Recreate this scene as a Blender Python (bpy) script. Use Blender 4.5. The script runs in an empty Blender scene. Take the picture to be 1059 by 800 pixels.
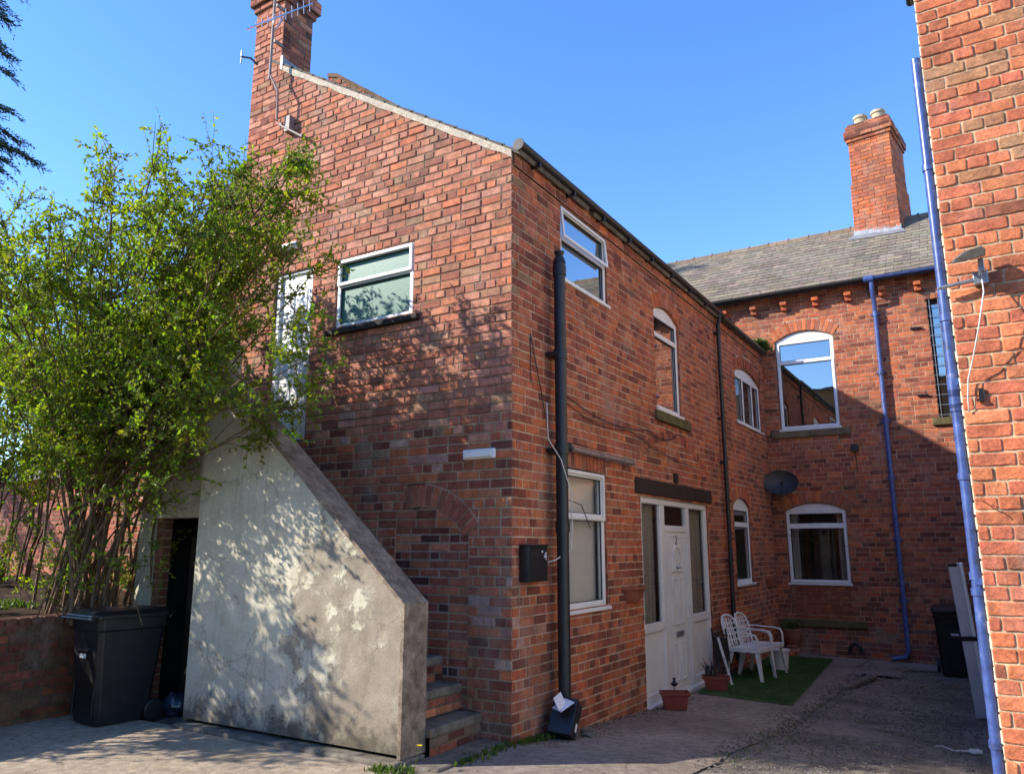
import bpy, math, random
from mathutils import Vector, Matrix, noise
R = random.Random(7)
COL = bpy.context.scene.collection
PI = math.pi

# ------------------------------------------------------------------ helpers
def lin(r, g, b):
    f = lambda c: (c/255/12.92) if c/255 <= .04045 else ((c/255+.055)/1.055)**2.4
    return (f(r), f(g), f(b))

def tag(o, label=None, cat=None, group=None, kind=None):
    if label: o['label'] = label
    if cat: o['category'] = cat
    if group: o['group'] = group
    if kind: o['kind'] = kind
    return o

ABS = set()
def thing(name, label, cat, loc=(0, 0, 0), rotz=0, group=None, absolute=True):
    o = bpy.data.objects.new(name, None); COL.objects.link(o)
    o.empty_display_size = .1
    o.location = loc; o.rotation_euler = (0, 0, rotz)
    tag(o, label, cat, group)
    if absolute: ABS.add(o)
    return o

def copy_tree(o, parent=None):
    c = o.copy(); COL.objects.link(c); c.parent = parent
    for ch in list(o.children): copy_tree(ch, c)
    return c

class MB:
    def __init__(s): s.v = []; s.f = []; s.c = []; s.col = (1, 1, 1)
    def add(s, vs, fs, col=None):
        b = len(s.v); s.v += [tuple(p) for p in vs]
        col = col or s.col
        for f in fs: s.f.append(tuple(b+i for i in f)); s.c.append(col)
    def box(s, a, b, W=None, col=None, M=None):
        x0, y0, z0 = a; x1, y1, z1 = b
        vs = [(x0,y0,z0),(x1,y0,z0),(x1,y1,z0),(x0,y1,z0),(x0,y0,z1),(x1,y0,z1),(x1,y1,z1),(x0,y1,z1)]
        if M is not None: vs = [M @ Vector(p) for p in vs]
        if W: vs = [W(*p) for p in vs]
        s.add(vs, [(0,3,2,1),(4,5,6,7),(0,1,5,4),(1,2,6,5),(2,3,7,6),(3,0,4,7)], col)
    def prism(s, poly, n0, n1, W, col=None):
        n = len(poly)
        vs = [W(p[0], p[1], n0) for p in poly]+[W(p[0], p[1], n1) for p in poly]
        fs = [tuple(range(n))[::-1], tuple(range(n, 2*n))]
        for i in range(n):
            j = (i+1) % n; fs.append((i, j, n+j, n+i))
        s.add(vs, fs, col)
    def tube(s, pts, r, n=8, col=None, cap=True, twist=0):
        pts = [Vector(p) for p in pts]; m = len(pts)
        rs = r if isinstance(r, (list, tuple)) else [r]*m
        vs = []; prev = None
        for i, p in enumerate(pts):
            d = (pts[min(i+1, m-1)]-pts[max(i-1, 0)]).normalized()
            a = prev if prev is not None else (Vector((0, 0, 1)) if abs(d.z) < .9 else Vector((1, 0, 0)))
            x = (a-d*a.dot(d)).normalized(); prev = x; y = d.cross(x)
            for k in range(n):
                t = 2*PI*k/n+twist; vs.append(p+(x*math.cos(t)+y*math.sin(t))*rs[i])
        fs = []
        for i in range(m-1):
            for k in range(n):
                j = (k+1) % n; fs.append((i*n+k, i*n+j, (i+1)*n+j, (i+1)*n+k))
        if cap: fs += [tuple(range(n))[::-1], tuple(range((m-1)*n, m*n))]
        s.add(vs, fs, col)
    def lathe(s, prof, c, n=20, col=None, sx=1, sy=1):
        vs = []
        for r, z in prof:
            for k in range(n):
                t = 2*PI*k/n; vs.append((c[0]+r*sx*math.cos(t), c[1]+r*sy*math.sin(t), c[2]+z))
        fs = []
        for i in range(len(prof)-1):
            for k in range(n):
                j = (k+1) % n; fs.append((i*n+k, i*n+j, (i+1)*n+j, (i+1)*n+k))
        s.add(vs, fs, col)
    def build(s, name, mat, parent=None, smooth=False, bevel=0, uvw=None, seg=2):
        me = bpy.data.meshes.new(name); me.from_pydata(s.v, [], s.f)
        ca = me.color_attributes.new('col', 'FLOAT_COLOR', 'CORNER')
        buf = []
        for p, c in zip(me.polygons, s.c): buf += [c[0], c[1], c[2], 1.0]*p.loop_total
        ca.data.foreach_set('color', buf)
        me.materials.append(mat); me.update()
        if smooth: me.polygons.foreach_set('use_smooth', [True]*len(me.polygons))
        o = bpy.data.objects.new(name, me); COL.objects.link(o)
        if bevel:
            m = o.modifiers.new('bevel', 'BEVEL'); m.width = bevel; m.segments = seg; m.limit_method = 'ANGLE'; m.angle_limit = .6
        if smooth == 'auto':
            me.polygons.foreach_set('use_smooth', [True]*len(me.polygons))
            try: me.set_sharp_from_angle(angle=math.radians(38))
            except Exception: pass
        if parent is not None:
            o.parent = parent
            if parent in ABS:
                o.location = -Vector(parent.location)
        return o

# wall frames: (u along the wall, v height, n out of the wall)
def frame(O, U, N):
    O = Vector(O); U = Vector(U); N = Vector(N)
    return lambda u, v, n: tuple(O+U*u+N*n+Vector((0, 0, v)))
WA = frame((0, 0, 0), (1, 0, 0), (0, -1, 0))
WB = frame((0, 0, 0), (0, 1, 0), (1, 0, 0))
WC = frame((0, 9.45, 0), (1, 0, 0), (0, -1, 0))
WD = frame((3.485, -.4, 0), (1, 0, 0), (0, -1, 0))
WDs = frame((3.485, -.4, 0), (0, 1, 0), (-1, 0, 0))
WI = lambda x, y, z: (x, y, z)

def gz(x, y):
    z = -1.6
    if y > 0: z -= .07*min(y, 3)
    if y > 3: z -= .014*(min(y, 12)-3)
    if y > 0: z -= .012*max(0, min(x, 4))*min(y, 8)/8
    return z

# ------------------------------------------------------------------ materials
def newmat(name):
    m = bpy.data.materials.new(name); m.use_nodes = True
    nt = m.node_tree; b = nt.nodes['Principled BSDF']
    return m, nt, b
def nd(nt, t, **k):
    n = nt.nodes.new(t)
    for a, v in k.items():
        if a in n.inputs: n.inputs[a].default_value = v
        else: setattr(n, a, v)
    return n
def noisen(nt, scale, detail=4, rough=.6, coord='Object', vec=None, sc3=None):
    tc = nt.nodes.new('ShaderNodeTexCoord')
    n = nt.nodes.new('ShaderNodeTexNoise'); n.inputs['Scale'].default_value = scale
    n.inputs['Detail'].default_value = detail; n.inputs['Roughness'].default_value = rough
    src = tc.outputs[coord]
    if sc3:
        mp = nt.nodes.new('ShaderNodeMapping'); mp.inputs['Scale'].default_value = sc3
        nt.links.new(src, mp.inputs[0]); src = mp.outputs[0]
    nt.links.new(src, n.inputs['Vector'])
    return n
def ramp(nt, src, stops):
    r = nt.nodes.new('ShaderNodeValToRGB'); e = r.color_ramp.elements
    while len(e) < len(stops): e.new(.5)
    for i, (p, c) in enumerate(stops):
        e[i].position = p; e[i].color = (*c, 1) if len(c) == 3 else c
    nt.links.new(src, r.inputs[0]); return r
def mix(nt, a, b, fac=None, mode='MIX', f=.5):
    m = nt.nodes.new('ShaderNodeMix'); m.data_type = 'RGBA'; m.blend_type = mode; m.inputs[0].default_value = f
    for s, i in ((a, 6), (b, 7)):
        if isinstance(s, tuple): m.inputs[i].default_value = (*s, 1)
        else: nt.links.new(s, m.inputs[i])
    if fac is not None: nt.links.new(fac, m.inputs[0])
    return m.outputs[2]
def bump(nt, b, src, strength=.4, dist=.01):
    bp = nt.nodes.new('ShaderNodeBump'); bp.inputs['Strength'].default_value = strength; bp.inputs['Distance'].default_value = dist
    nt.links.new(src, bp.inputs['Height']); nt.links.new(bp.outputs[0], b.inputs['Normal']); return bp

def mat_masonry(name, lo=.62, hi=1.25, fine=70, stain=(.1, .08, .06), stain_amt=.5, bumpd=.006, pale=.4):
    """colour attribute per brick and joint, broken up by pitting, grain and large uneven weathering"""
    m, nt, b = newmat(name)
    at = nt.nodes.new('ShaderNodeAttribute'); at.attribute_name = 'col'
    n1 = noisen(nt, fine, 6, .7); n2 = noisen(nt, 9, 5, .65); n3 = noisen(nt, 1.1, 5, .6)
    g1 = ramp(nt, n1.outputs[0], [(.3, (lo,)*3), (.7, (hi,)*3)])
    c = mix(nt, at.outputs[0], g1.outputs[0], mode='MULTIPLY', f=1)
    g2 = ramp(nt, n2.outputs[0], [(.35, (.72, .7, .7)), (.65, (1.2, 1.16, 1.12))])
    c = mix(nt, c, g2.outputs[0], mode='MULTIPLY', f=1)
    g3 = ramp(nt, n3.outputs[0], [(.5, (0, 0, 0)), (.75, (stain_amt,)*3)])
    c = mix(nt, c, stain, fac=g3.outputs[0])
    n4 = noisen(nt, 1.6, 7, .75, sc3=(1, 1, .55)); g4 = ramp(nt, n4.outputs[0], [(.54, (0, 0, 0)), (.72, (pale,)*3)])
    c = mix(nt, c, (.42, .33, .27), fac=g4.outputs[0])
    nt.links.new(c, b.inputs['Base Color']); b.inputs['Roughness'].default_value = .92
    b.inputs['Specular IOR Level'].default_value = .25
    ad = nt.nodes.new('ShaderNodeMath'); ad.operation = 'ADD'
    nt.links.new(n1.outputs[0], ad.inputs[0]); nt.links.new(n2.outputs[0], ad.inputs[1])
    bump(nt, b, ad.outputs[0], .75, bumpd)
    return m
M_BR = mat_masonry('brick_masonry')
M_BRD = mat_masonry('brick_near_masonry', .6, 1.28, 60, stain_amt=.35, bumpd=.008)

def mat_noise(name, stops, scale=8, rough=.8, spec=.3, bs=.3, bd=.004, fine=None, metal=0, sc3=None, detail=5):
    m, nt, b = newmat(name)
    n = noisen(nt, scale, detail, .62, sc3=sc3)
    r = ramp(nt, n.outputs[0], stops); c = r.outputs[0]
    src = n.outputs[0]
    if fine:
        n2 = noisen(nt, fine, 4, .7)
        g = ramp(nt, n2.outputs[0], [(.3, (.7,)*3), (.7, (1.25,)*3)])
        c = mix(nt, c, g.outputs[0], mode='MULTIPLY', f=1); src = n2.outputs[0]
    nt.links.new(c, b.inputs['Base Color']); b.inputs['Roughness'].default_value = rough
    b.inputs['Specular IOR Level'].default_value = spec; b.inputs['Metallic'].default_value = metal
    if bs: bump(nt, b, src, bs, bd)
    return m
M_UPVC = mat_noise('white_upvc', [(.3, (.68, .68, .67)), (.7, (.8, .8, .79))], 5, .3, .5, .05, .001)
M_UPVCD = mat_noise('white_upvc_panel', [(.3, (.62, .61, .6)), (.7, (.74, .73, .71))], 3, .4, .5, .05, .001)
M_BLACKP = mat_noise('black_plastic', [(.3, (.006, .006, .007)), (.7, (.016, .016, .019))], 12, .38, .5, .1, .001)
M_PIPE = mat_noise('black_pipe_paint', [(.3, (.008, .009, .013)), (.7, (.018, .02, .028))], 9, .42, .5, .1, .001)
M_GUT = mat_noise('black_gutter', [(.3, (.008, .008, .009)), (.7, (.03, .028, .026))], 20, .45, .4, .15, .002)
M_BLUE = mat_noise('blue_pipe_paint', [(.28, (.03, .04, .09)), (.42, (.04, .07, .22)), (.62, (.06, .105, .30)), (.74, (.2, .24, .38))], 14, .35, .6, .1, .001)
M_STONE = mat_noise('sandstone_sill', [(.3, (.10, .075, .045)), (.6, (.2, .16, .1)), (.8, (.27, .22, .14))], 6, .9, .2, .5, .004, fine=60)
M_MOSS = mat_noise('mossy_stone', [(.3, (.07, .06, .03)), (.6, (.14, .115, .05)), (.8, (.2, .17, .08))], 7, .95, .2, .5, .004, fine=60)
M_WOOD = mat_noise('dark_timber', [(.3, (.012, .009, .008)), (.7, (.045, .03, .024))], 6, .7, .3, .6, .004, sc3=(8, 1, 8), fine=50)
M_SLATE = mat_masonry('slate', .75, 1.2, 30, (.2, .18, .13), .5, .004)
M_TERRA = mat_noise('terracotta', [(.3, (.2, .065, .04)), (.7, (.34, .12, .07))], 9, .8, .3, .2, .002, fine=80)
M_TERRAR = mat_noise('red_plastic_terracotta', [(.3, (.17, .03, .02)), (.7, (.24, .045, .03))], 9, .5, .4, .1, .001)
M_LEAD = mat_noise('lead_flashing', [(.3, (.16, .17, .18)), (.7, (.34, .35, .36))], 9, .55, .5, .3, .002, metal=.3)
M_MORT = mat_noise('verge_mortar', [(.3, (.4, .33, .24)), (.7, (.62, .54, .42))], 20, .95, .2, .7, .008, fine=90)
M_STEEL = mat_noise('grey_steel', [(.3, (.3, .3, .3)), (.7, (.5, .5, .5))], 20, .35, .5, .1, .001, metal=.8)
M_ALU = mat_noise('bright_aluminium', [(.3, (.7, .7, .7)), (.7, (.85, .85, .85))], 20, .25, .5, 0, .001, metal=1)
M_CONDUIT = mat_noise('grey_conduit', [(.3, (.17, .13, .12)), (.7, (.28, .22, .2))], 20, .6, .4, .1, .001)
M_CHAIR = mat_noise('white_chair_plastic', [(.3, (.62, .62, .61)), (.7, (.78, .78, .77))], 6, .35, .5, .1, .001)
M_SOIL = mat_noise('soil', [(.3, (.03, .018, .01)), (.7, (.10, .065, .04))], 10, .95, .1, .9, .02, fine=60)
M_CABLEW = mat_noise('white_cable', [(.3, (.55, .52, .46)), (.7, (.7, .66, .6))], 20, .5, .4, 0)
M_CABLEB = mat_noise('black_cable', [(.3, (.01, .01, .01)), (.7, (.03, .03, .03))], 20, .5, .4, 0)
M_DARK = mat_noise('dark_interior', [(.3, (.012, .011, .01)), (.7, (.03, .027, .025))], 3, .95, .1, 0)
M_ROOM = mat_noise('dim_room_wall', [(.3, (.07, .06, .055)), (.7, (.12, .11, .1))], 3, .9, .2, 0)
M_ACROT = mat_noise('chimney_pot_clay', [(.3, (.34, .27, .17)), (.7, (.52, .43, .29))], 14, .8, .3, .2, .002)
M_PAPER = mat_noise('white_paper', [(.3, (.6, .58, .66)), (.7, (.8, .78, .84))], 30, .7, .3, .1, .001)
M_BARK = mat_noise('bark', [(.3, (.07, .042, .024)), (.6, (.18, .12, .07)), (.8, (.28, .2, .125))], 12, .85, .3, .6, .004, sc3=(4, 4, 1), fine=60)
M_PANEL = mat_noise('grey_white_board', [(.3, (.4, .42, .44)), (.7, (.55, .57, .6))], 4, .5, .4, .05)
M_FLOOD = mat_noise('floodlight_metal', [(.3, (.09, .075, .06)), (.7, (.2, .17, .14))], 25, .5, .5, .2, .001, metal=.3)

def mat_render():
    m, nt, b = newmat('old_cream_render')
    n1 = noisen(nt, 1.9, 12, .74); n2 = noisen(nt, 70, 4, .6); n3 = noisen(nt, 5, 8, .72)
    nb = noisen(nt, .9, 2, .5)
    base = ramp(nt, n3.outputs[0], [(.3, (.41, .365, .26)), (.5, (.53, .49, .37)), (.7, (.6, .565, .45))])
    # bare patches where the paint skin has come off
    sep = nt.nodes.new('ShaderNodeSeparateXYZ'); tc = nt.nodes.new('ShaderNodeTexCoord'); nt.links.new(tc.outputs['Object'], sep.inputs[0])
    # more bare towards the foot of the stair (x near 0) : real wear
    mr = nt.nodes.new('ShaderNodeMapRange'); mr.inputs[1].default_value = -2.3; mr.inputs[2].default_value = -.6; mr.inputs[3].default_value = -.14; mr.inputs[4].default_value = .13
    nt.links.new(sep.outputs[0], mr.inputs[0])
    ad = nt.nodes.new('ShaderNodeMath'); ad.operation = 'ADD'; nt.links.new(n1.outputs[0], ad.inputs[0]); nt.links.new(mr.outputs[0], ad.inputs[1])
    mask = ramp(nt, ad.outputs[0], [(.515, (0,)*3), (.545, (.75,)*3), (.6, (1,)*3)])
    under = ramp(nt, n3.outputs[0], [(.3, (.2, .17, .13)), (.7, (.35, .3, .23))])
    c = mix(nt, base.outputs[0], under.outputs[0], fac=mask.outputs[0])
    # dirt splash at the foot
    mz = nt.nodes.new('ShaderNodeMapRange'); mz.inputs[1].default_value = -1.62; mz.inputs[2].default_value = -.95; mz.inputs[3].default_value = .34; mz.inputs[4].default_value = -.25
    nt.links.new(sep.outputs[2], mz.inputs[0])
    ad2 = nt.nodes.new('ShaderNodeMath'); ad2.operation = 'ADD'; nt.links.new(n3.outputs[0], ad2.inputs[0]); nt.links.new(mz.outputs[0], ad2.inputs[1])
    dm = ramp(nt, ad2.outputs[0], [(.54, (0,)*3), (.72, (.8,)*3)])
    c = mix(nt, c, (.07, .06, .045), fac=dm.outputs[0])
    # vertical run-off streaks
    ns = noisen(nt, 6, 4, .6, sc3=(3, 1, .12)); sm = ramp(nt, ns.outputs[0], [(.56, (0,)*3), (.74, (.5,)*3)])
    c = mix(nt, c, (.17, .15, .11), fac=sm.outputs[0])
    vo = nt.nodes.new('ShaderNodeTexVoronoi'); vo.feature = 'DISTANCE_TO_EDGE'; vo.inputs['Scale'].default_value = 1.3
    nt.links.new(mix(nt, tc.outputs['Object'], n3.outputs[1], f=.25), vo.inputs['Vector'])
    ck = ramp(nt, vo.outputs[0], [(.0, (.7,)*3), (.007, (0,)*3)]); c = mix(nt, c, (.12, .10, .075), fac=ck.outputs[0])
    nr = noisen(nt, 11, 6, .8); fl_ = ramp(nt, nr.outputs[0], [(.63, (0,)*3), (.66, (.85,)*3)]); c = mix(nt, c, (.2, .165, .12), fac=fl_.outputs[0])
    g = ramp(nt, n2.outputs[0], [(.3, (.82,)*3), (.7, (1.12,)*3)])
    c = mix(nt, c, g.outputs[0], mode='MULTIPLY', f=1)
    nt.links.new(c, b.inputs['Base Color']); b.inputs['Roughness'].default_value = .9
    b.inputs['Specular IOR Level'].default_value = .2
    sb = nt.nodes.new('ShaderNodeMath'); sb.operation = 'MULTIPLY_ADD'; sb.inputs[1].default_value = -.6
    nt.links.new(mask.outputs[0], sb.inputs[0]); nt.links.new(n3.outputs[0], sb.inputs[2])
    bump(nt, b, sb.outputs[0], .7, .012)
    return m
M_REND = mat_render()
M_COPE = mat_noise('rough_coping_concrete', [(.35, (.15, .115, .085)), (.55, (.27, .21, .155)), (.75, (.4, .33, .25))], 9, .95, .2, .8, .01, fine=55)
M_STEP = mat_noise('worn_step_concrete', [(.3, (.10, .085, .065)), (.6, (.2, .175, .14)), (.8, (.3, .265, .21))], 7, .95, .2, .6, .008, fine=70)

def mat_ground(name, stops, moss=0., s1=1.2, fine=90, bd=.01, light=None):
    m, nt, b = newmat(name)
    n1 = noisen(nt, s1, 8, .65); n2 = noisen(nt, fine, 4, .7); n3 = noisen(nt, 2.3, 6, .6); n4 = noisen(nt, 14, 5, .65)
    c = ramp(nt, n1.outputs[0], stops).outputs[0]
    g = ramp(nt, n2.outputs[0], [(.3, (.55,)*3), (.7, (1.4,)*3)])
    c = mix(nt, c, g.outputs[0], mode='MULTIPLY', f=1)
    g4 = ramp(nt, n4.outputs[0], [(.33, (.72,)*3), (.66, (1.2,)*3)])
    c = mix(nt, c, g4.outputs[0], mode='MULTIPLY', f=1)
    v = nt.nodes.new('ShaderNodeTexVoronoi'); v.inputs['Scale'].default_value = 1.6; v.feature = 'DISTANCE_TO_EDGE'
    tc = nt.nodes.new('ShaderNodeTexCoord'); dist = mix(nt, tc.outputs['Object'], n4.outputs[1], f=.12)
    nt.links.new(dist, v.inputs['Vector'])
    cr = ramp(nt, v.outputs[0], [(.004, (.35,)*3), (.01, (0,)*3)])
    c = mix(nt, c, (.02, .018, .015), fac=cr.outputs[0])
    if moss:
        mm = ramp(nt, n3.outputs[0], [(.56, (0,)*3), (.7, (moss,)*3)])
        c = mix(nt, c, (.035, .045, .012), fac=mm.outputs[0])
    nt.links.new(c, b.inputs['Base Color']); b.inputs['Roughness'].default_value = .93
    b.inputs['Specular IOR Level'].default_value = .25
    bump(nt, b, n2.outputs[0], .8, bd)
    return m
M_GROUND = mat_ground('old_asphalt', [(.3, (.115, .098, .077)), (.5, (.21, .18, .145)), (.7, (.3, .26, .21))], .5, 1.1, 60, .015)
M_PATH = mat_ground('brushed_concrete', [(.3, (.17, .135, .105)), (.5, (.26, .21, .168)), (.7, (.34, .28, .225))], .15, .9, 120, .006)
M_APRON = mat_ground('pale_concrete', [(.3, (.25, .19, .13)), (.5, (.38, .30, .215)), (.7, (.46, .37, .27))], .1, .9, 110, .006)

def mat_glass(name, tint=(.92, .95, .94), refl=.07, rough=.0, bumpy=0):
    m = bpy.data.materials.new(name); m.use_nodes = True; nt = m.node_tree
    nt.nodes.clear(); out = nt.nodes.new('ShaderNodeOutputMaterial')
    tr = nt.nodes.new('ShaderNodeBsdfTransparent'); tr.inputs[0].default_value = (*tint, 1)
    gl = nt.nodes.new('ShaderNodeBsdfGlossy'); gl.inputs['Roughness'].default_value = rough
    lw = nt.nodes.new('ShaderNodeLayerWeight'); lw.inputs[0].default_value = .5
    fr = nt.nodes.new('ShaderNodeMath'); fr.operation = 'POWER'; fr.inputs[1].default_value = 3.5; nt.links.new(lw.outputs['Facing'], fr.inputs[0])
    n = noisen(nt, 1.5, 2, .5); bp = nt.nodes.new('ShaderNodeBump'); bp.inputs['Strength'].default_value = .06; bp.inputs['Distance'].default_value = .02
    nt.links.new(n.outputs[0], bp.inputs['Height']); nt.links.new(bp.outputs[0], gl.inputs['Normal'])
    mu = nt.nodes.new('ShaderNodeMath'); mu.operation = 'MULTIPLY_ADD'; mu.use_clamp = True
    mu.inputs[1].default_value = .9; mu.inputs[2].default_value = refl
    nt.links.new(fr.outputs[0], mu.inputs[0])
    mx = nt.nodes.new('ShaderNodeMixShader'); nt.links.new(mu.outputs[0], mx.inputs[0]); nt.links.new(tr.outputs[0], mx.inputs[1]); nt.links.new(gl.outputs[0], mx.inputs[2])
    nt.links.new(mx.outputs[0], out.inputs[0]); return m
M_GLASS = mat_glass('window_glass')
M_GLASSR = mat_glass('coated_window_glass', (.6, .65, .67), .42)
def mat_obscure():
    m, nt, b = newmat('obscure_glass')
    n = noisen(nt, 55, 3, .7); r = ramp(nt, n.outputs[0], [(.3, (.055, .15, .12)), (.5, (.07, .18, .145)), (.7, (.10, .22, .18))])
    nt.links.new(r.outputs[0], b.inputs['Base Color']); b.inputs['Roughness'].default_value = .35
    b.inputs['Specular IOR Level'].default_value = .35; bump(nt, b, n.outputs[0], .25, .002); return m
M_OBS = mat_obscure()
def mat_curtain(name, c0, c1, sc=(22, 22, .4)):
    m, nt, b = newmat(name); n = noisen(nt, 1, 3, .5, sc3=sc)
    r = ramp(nt, n.outputs[0], [(.35, c0), (.65, c1)]); nt.links.new(r.outputs[0], b.inputs['Base Color']); b.inputs['Roughness'].default_value = .9
    bump(nt, b, n.outputs[0], .5, .03); return m
M_CURT = mat_curtain('taupe_curtain', (.16, .14, .11), (.34, .30, .25))
M_BLIND = mat_curtain('pale_blind', (.6, .54, .49), (.64, .58, .53), (.5, .5, .5))

def mat_leaf(name, c0, c1, c2, tl=.5, sc=3):
    m = bpy.data.materials.new(name); m.use_nodes = True; nt = m.node_tree; b = nt.nodes['Principled BSDF']
    at = nt.nodes.new('ShaderNodeAttribute'); at.attribute_name = 'col'
    n = noisen(nt, sc, 3, .6)
    r = ramp(nt, n.outputs[0], [(.3, c0), (.5, c1), (.72, c2)])
    c = mix(nt, r.outputs[0], at.outputs[0], mode='MULTIPLY', f=1)
    nt.links.new(c, b.inputs['Base Color']); b.inputs['Roughness'].default_value = .5; b.inputs['Specular IOR Level'].default_value = .35
    t = nt.nodes.new('ShaderNodeBsdfTranslucent'); c2_ = mix(nt, c, (1.5, 1.7, .5), mode='MULTIPLY', f=1); nt.links.new(c2_, t.inputs[0])
    mx = nt.nodes.new('ShaderNodeMixShader'); mx.inputs[0].default_value = tl
    nt.links.new(b.outputs[0], mx.inputs[1]); nt.links.new(t.outputs[0], mx.inputs[2])
    nt.links.new(mx.outputs[0], nt.nodes['Material Output'].inputs[0]); return m
M_LEAF = mat_leaf('spring_leaves', (.09, .15, .016), (.15, .22, .022), (.25, .3, .03), .5)
M_CONI = mat_leaf('conifer_needles', (.016, .028, .014), (.024, .04, .018), (.04, .055, .026), .15)
M_WEED = mat_leaf('weed_leaves', (.04, .075, .012), (.075, .12, .02), (.13, .16, .03), .3, 8)
M_TURF = mat_noise('artificial_turf', [(.3, (.045, .095, .026)), (.7, (.085, .155, .045))], 5, .9, .2, .8, .01, fine=160)

# ------------------------------------------------------------------ masonry generator
def jit(c, a, rr=R):
    k = 1+rr.uniform(-a, a); return tuple(max(0, x*k*(1+rr.uniform(-.06, .06))) for x in c)
class Hole:
    def __init__(s, u0, u1, v0, v1, rise=0, arch=False, soldier=0, depth=.11, ring=.21, n=None, pal=None):
        s.u0, s.u1, s.v0, s.v1, s.rise, s.arch, s.soldier, s.depth, s.ring, s.pal = u0, u1, v0, v1, rise, arch, soldier, depth, ring, pal
        if rise:
            h = (u1-u0)/2; s.R = (h*h+rise*rise)/(2*rise); s.uc = (u0+u1)/2; s.vc = v1+rise-s.R
    def iv(s, v, ext=True):
        if s.v0 <= v <= s.v1: return (s.u0, s.u1)
        if s.rise and v > s.v1:
            r = s.R+(s.ring if ext else 0)
            d = r*r-(v-s.vc)**2
            if d > 0:
                w = math.sqrt(d)
                a0, a1 = s.uc-w, s.uc+w
                # limit by the skewback lines
                k = ((s.u1-s.uc)/(s.v1-s.vc)); lim = k*(v-s.vc)
                w = min(w, lim) if ext else w
                return (s.uc-w, s.uc+w)
        if s.soldier and s.v1 < v <= s.v1+s.soldier: return (s.u0-.02, s.u1+.02)
        return None
def sub(segs, iv):
    if not iv: return segs
    out = []
    for a, b in segs:
        if iv[1] <= a or iv[0] >= b: out.append((a, b)); continue
        if iv[0] > a: out.append((a, iv[0]))
        if iv[1] < b: out.append((iv[1], b))
    return out
def one_brick(mb, W, u0, u1, v0, v1, col, rr, proud=.006, ch=.005, top=None, rounded=False, skew=0):
    j = lambda a: rr.uniform(-a, a)
    pr = proud*(1+j(.5))+(.002 if rr.random() < .06 else 0)
    t0 = min(v1, top(u0)) if top else v1; t1 = min(v1, top(u1)) if top else v1
    if min(t0, t1)-v0 < .004 and (max(t0, t1)-v0 < .012 or abs(t0-t1) > .09 or (v1-v0) > .12): return
    if top and abs(top(u0)-top(u1)) > 1: return
    t0 = max(t0, v0+.004); t1 = max(t1, v0+.004)
    if not rounded:
        e = .0016
        o = [(u0+j(e), v0+j(e)), (u1+j(e), v0+j(e)), (u1+j(e), t1+j(e)), (u0+j(e), t0+j(e))]
        cu, cv = (u0+u1)/2, (v0+min(t0, t1))/2
        inn = []
        for p in o:
            inn.append((p[0]+(ch if p[0] < cu else -ch)+j(e), p[1]+(ch if p[1] < cv else -ch)+j(e)))
        vs = [W(p[0], p[1], -.002) for p in o]+[W(p[0], p[1], pr+j(.0015)) for p in inn]
        mb.add(vs, [(4,5,6,7),(0,1,5,4),(1,2,6,5),(2,3,7,6),(3,0,4,7)], col)
    else:
        # eroded brick: outline with worn corners and wavy edges, domed face
        def ring(ins, cr, amp):
            a0, a1, b0, b1 = u0+ins, u1-ins, v0+ins, v1-ins
            pts = []
            nu = max(3, int((a1-a0)/.03))
            pts += [(a0+cr+(a1-a0-2*cr)*i/nu, b0) for i in range(nu+1)]
            pts += [(a1-cr*.3, b0+cr*.3), (a1, b0+cr), (a1, b1-cr), (a1-cr*.3, b1-cr*.3)]
            pts += [(a1-cr-(a1-a0-2*cr)*i/nu, b1) for i in range(nu+1)]
            pts += [(a0+cr*.3, b1-cr*.3), (a0, b1-cr), (a0, b0+cr), (a0+cr*.3, b0+cr*.3)]
            return pts
        cr = rr.uniform(.004, .012); sd = rr.uniform(0, 99)
        r1 = ring(0, cr, 0); off = [(noise.noise((p[0]*28+sd, p[1]*28, 0)), noise.noise((p[0]*28, p[1]*28+sd, 5))) for p in r1]
        r1 = [(p[0]+o[0]*.005, p[1]+o[1]*.004) for p, o in zip(r1, off)]
        cu, cv = (u0+u1)/2, (v0+v1)/2
        def shr(f, d): return [(p[0]+(d if p[0] < cu else -d)*f, p[1]+(d if p[1] < cv else -d)*f) for p in r1]
        r2 = shr(1, .0025); r3 = shr(1, .007)
        n = len(r1)
        vs = [W(p[0], p[1], -.004) for p in r1]+[W(p[0], p[1], pr*.8) for p in r2]
        vs += [W(p[0], p[1], pr*1.05+noise.noise((p[0]*24+sd, p[1]*24, 1))*.003) for p in r3]
        fs = []
        for k in (0, 1):
            for i in range(n):
                q = (i+1) % n; fs.append((k*n+i, k*n+q, (k+1)*n+q, (k+1)*n+i))
        c = len(vs); vs.append(W(cu, cv, pr*1.05+noise.noise((cu*24+sd, cv*24, 1))*.003))
        for i in range(n): fs.append((2*n+i, 2*n+(i+1) % n, c))
        mb.add(vs, fs, col)

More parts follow.
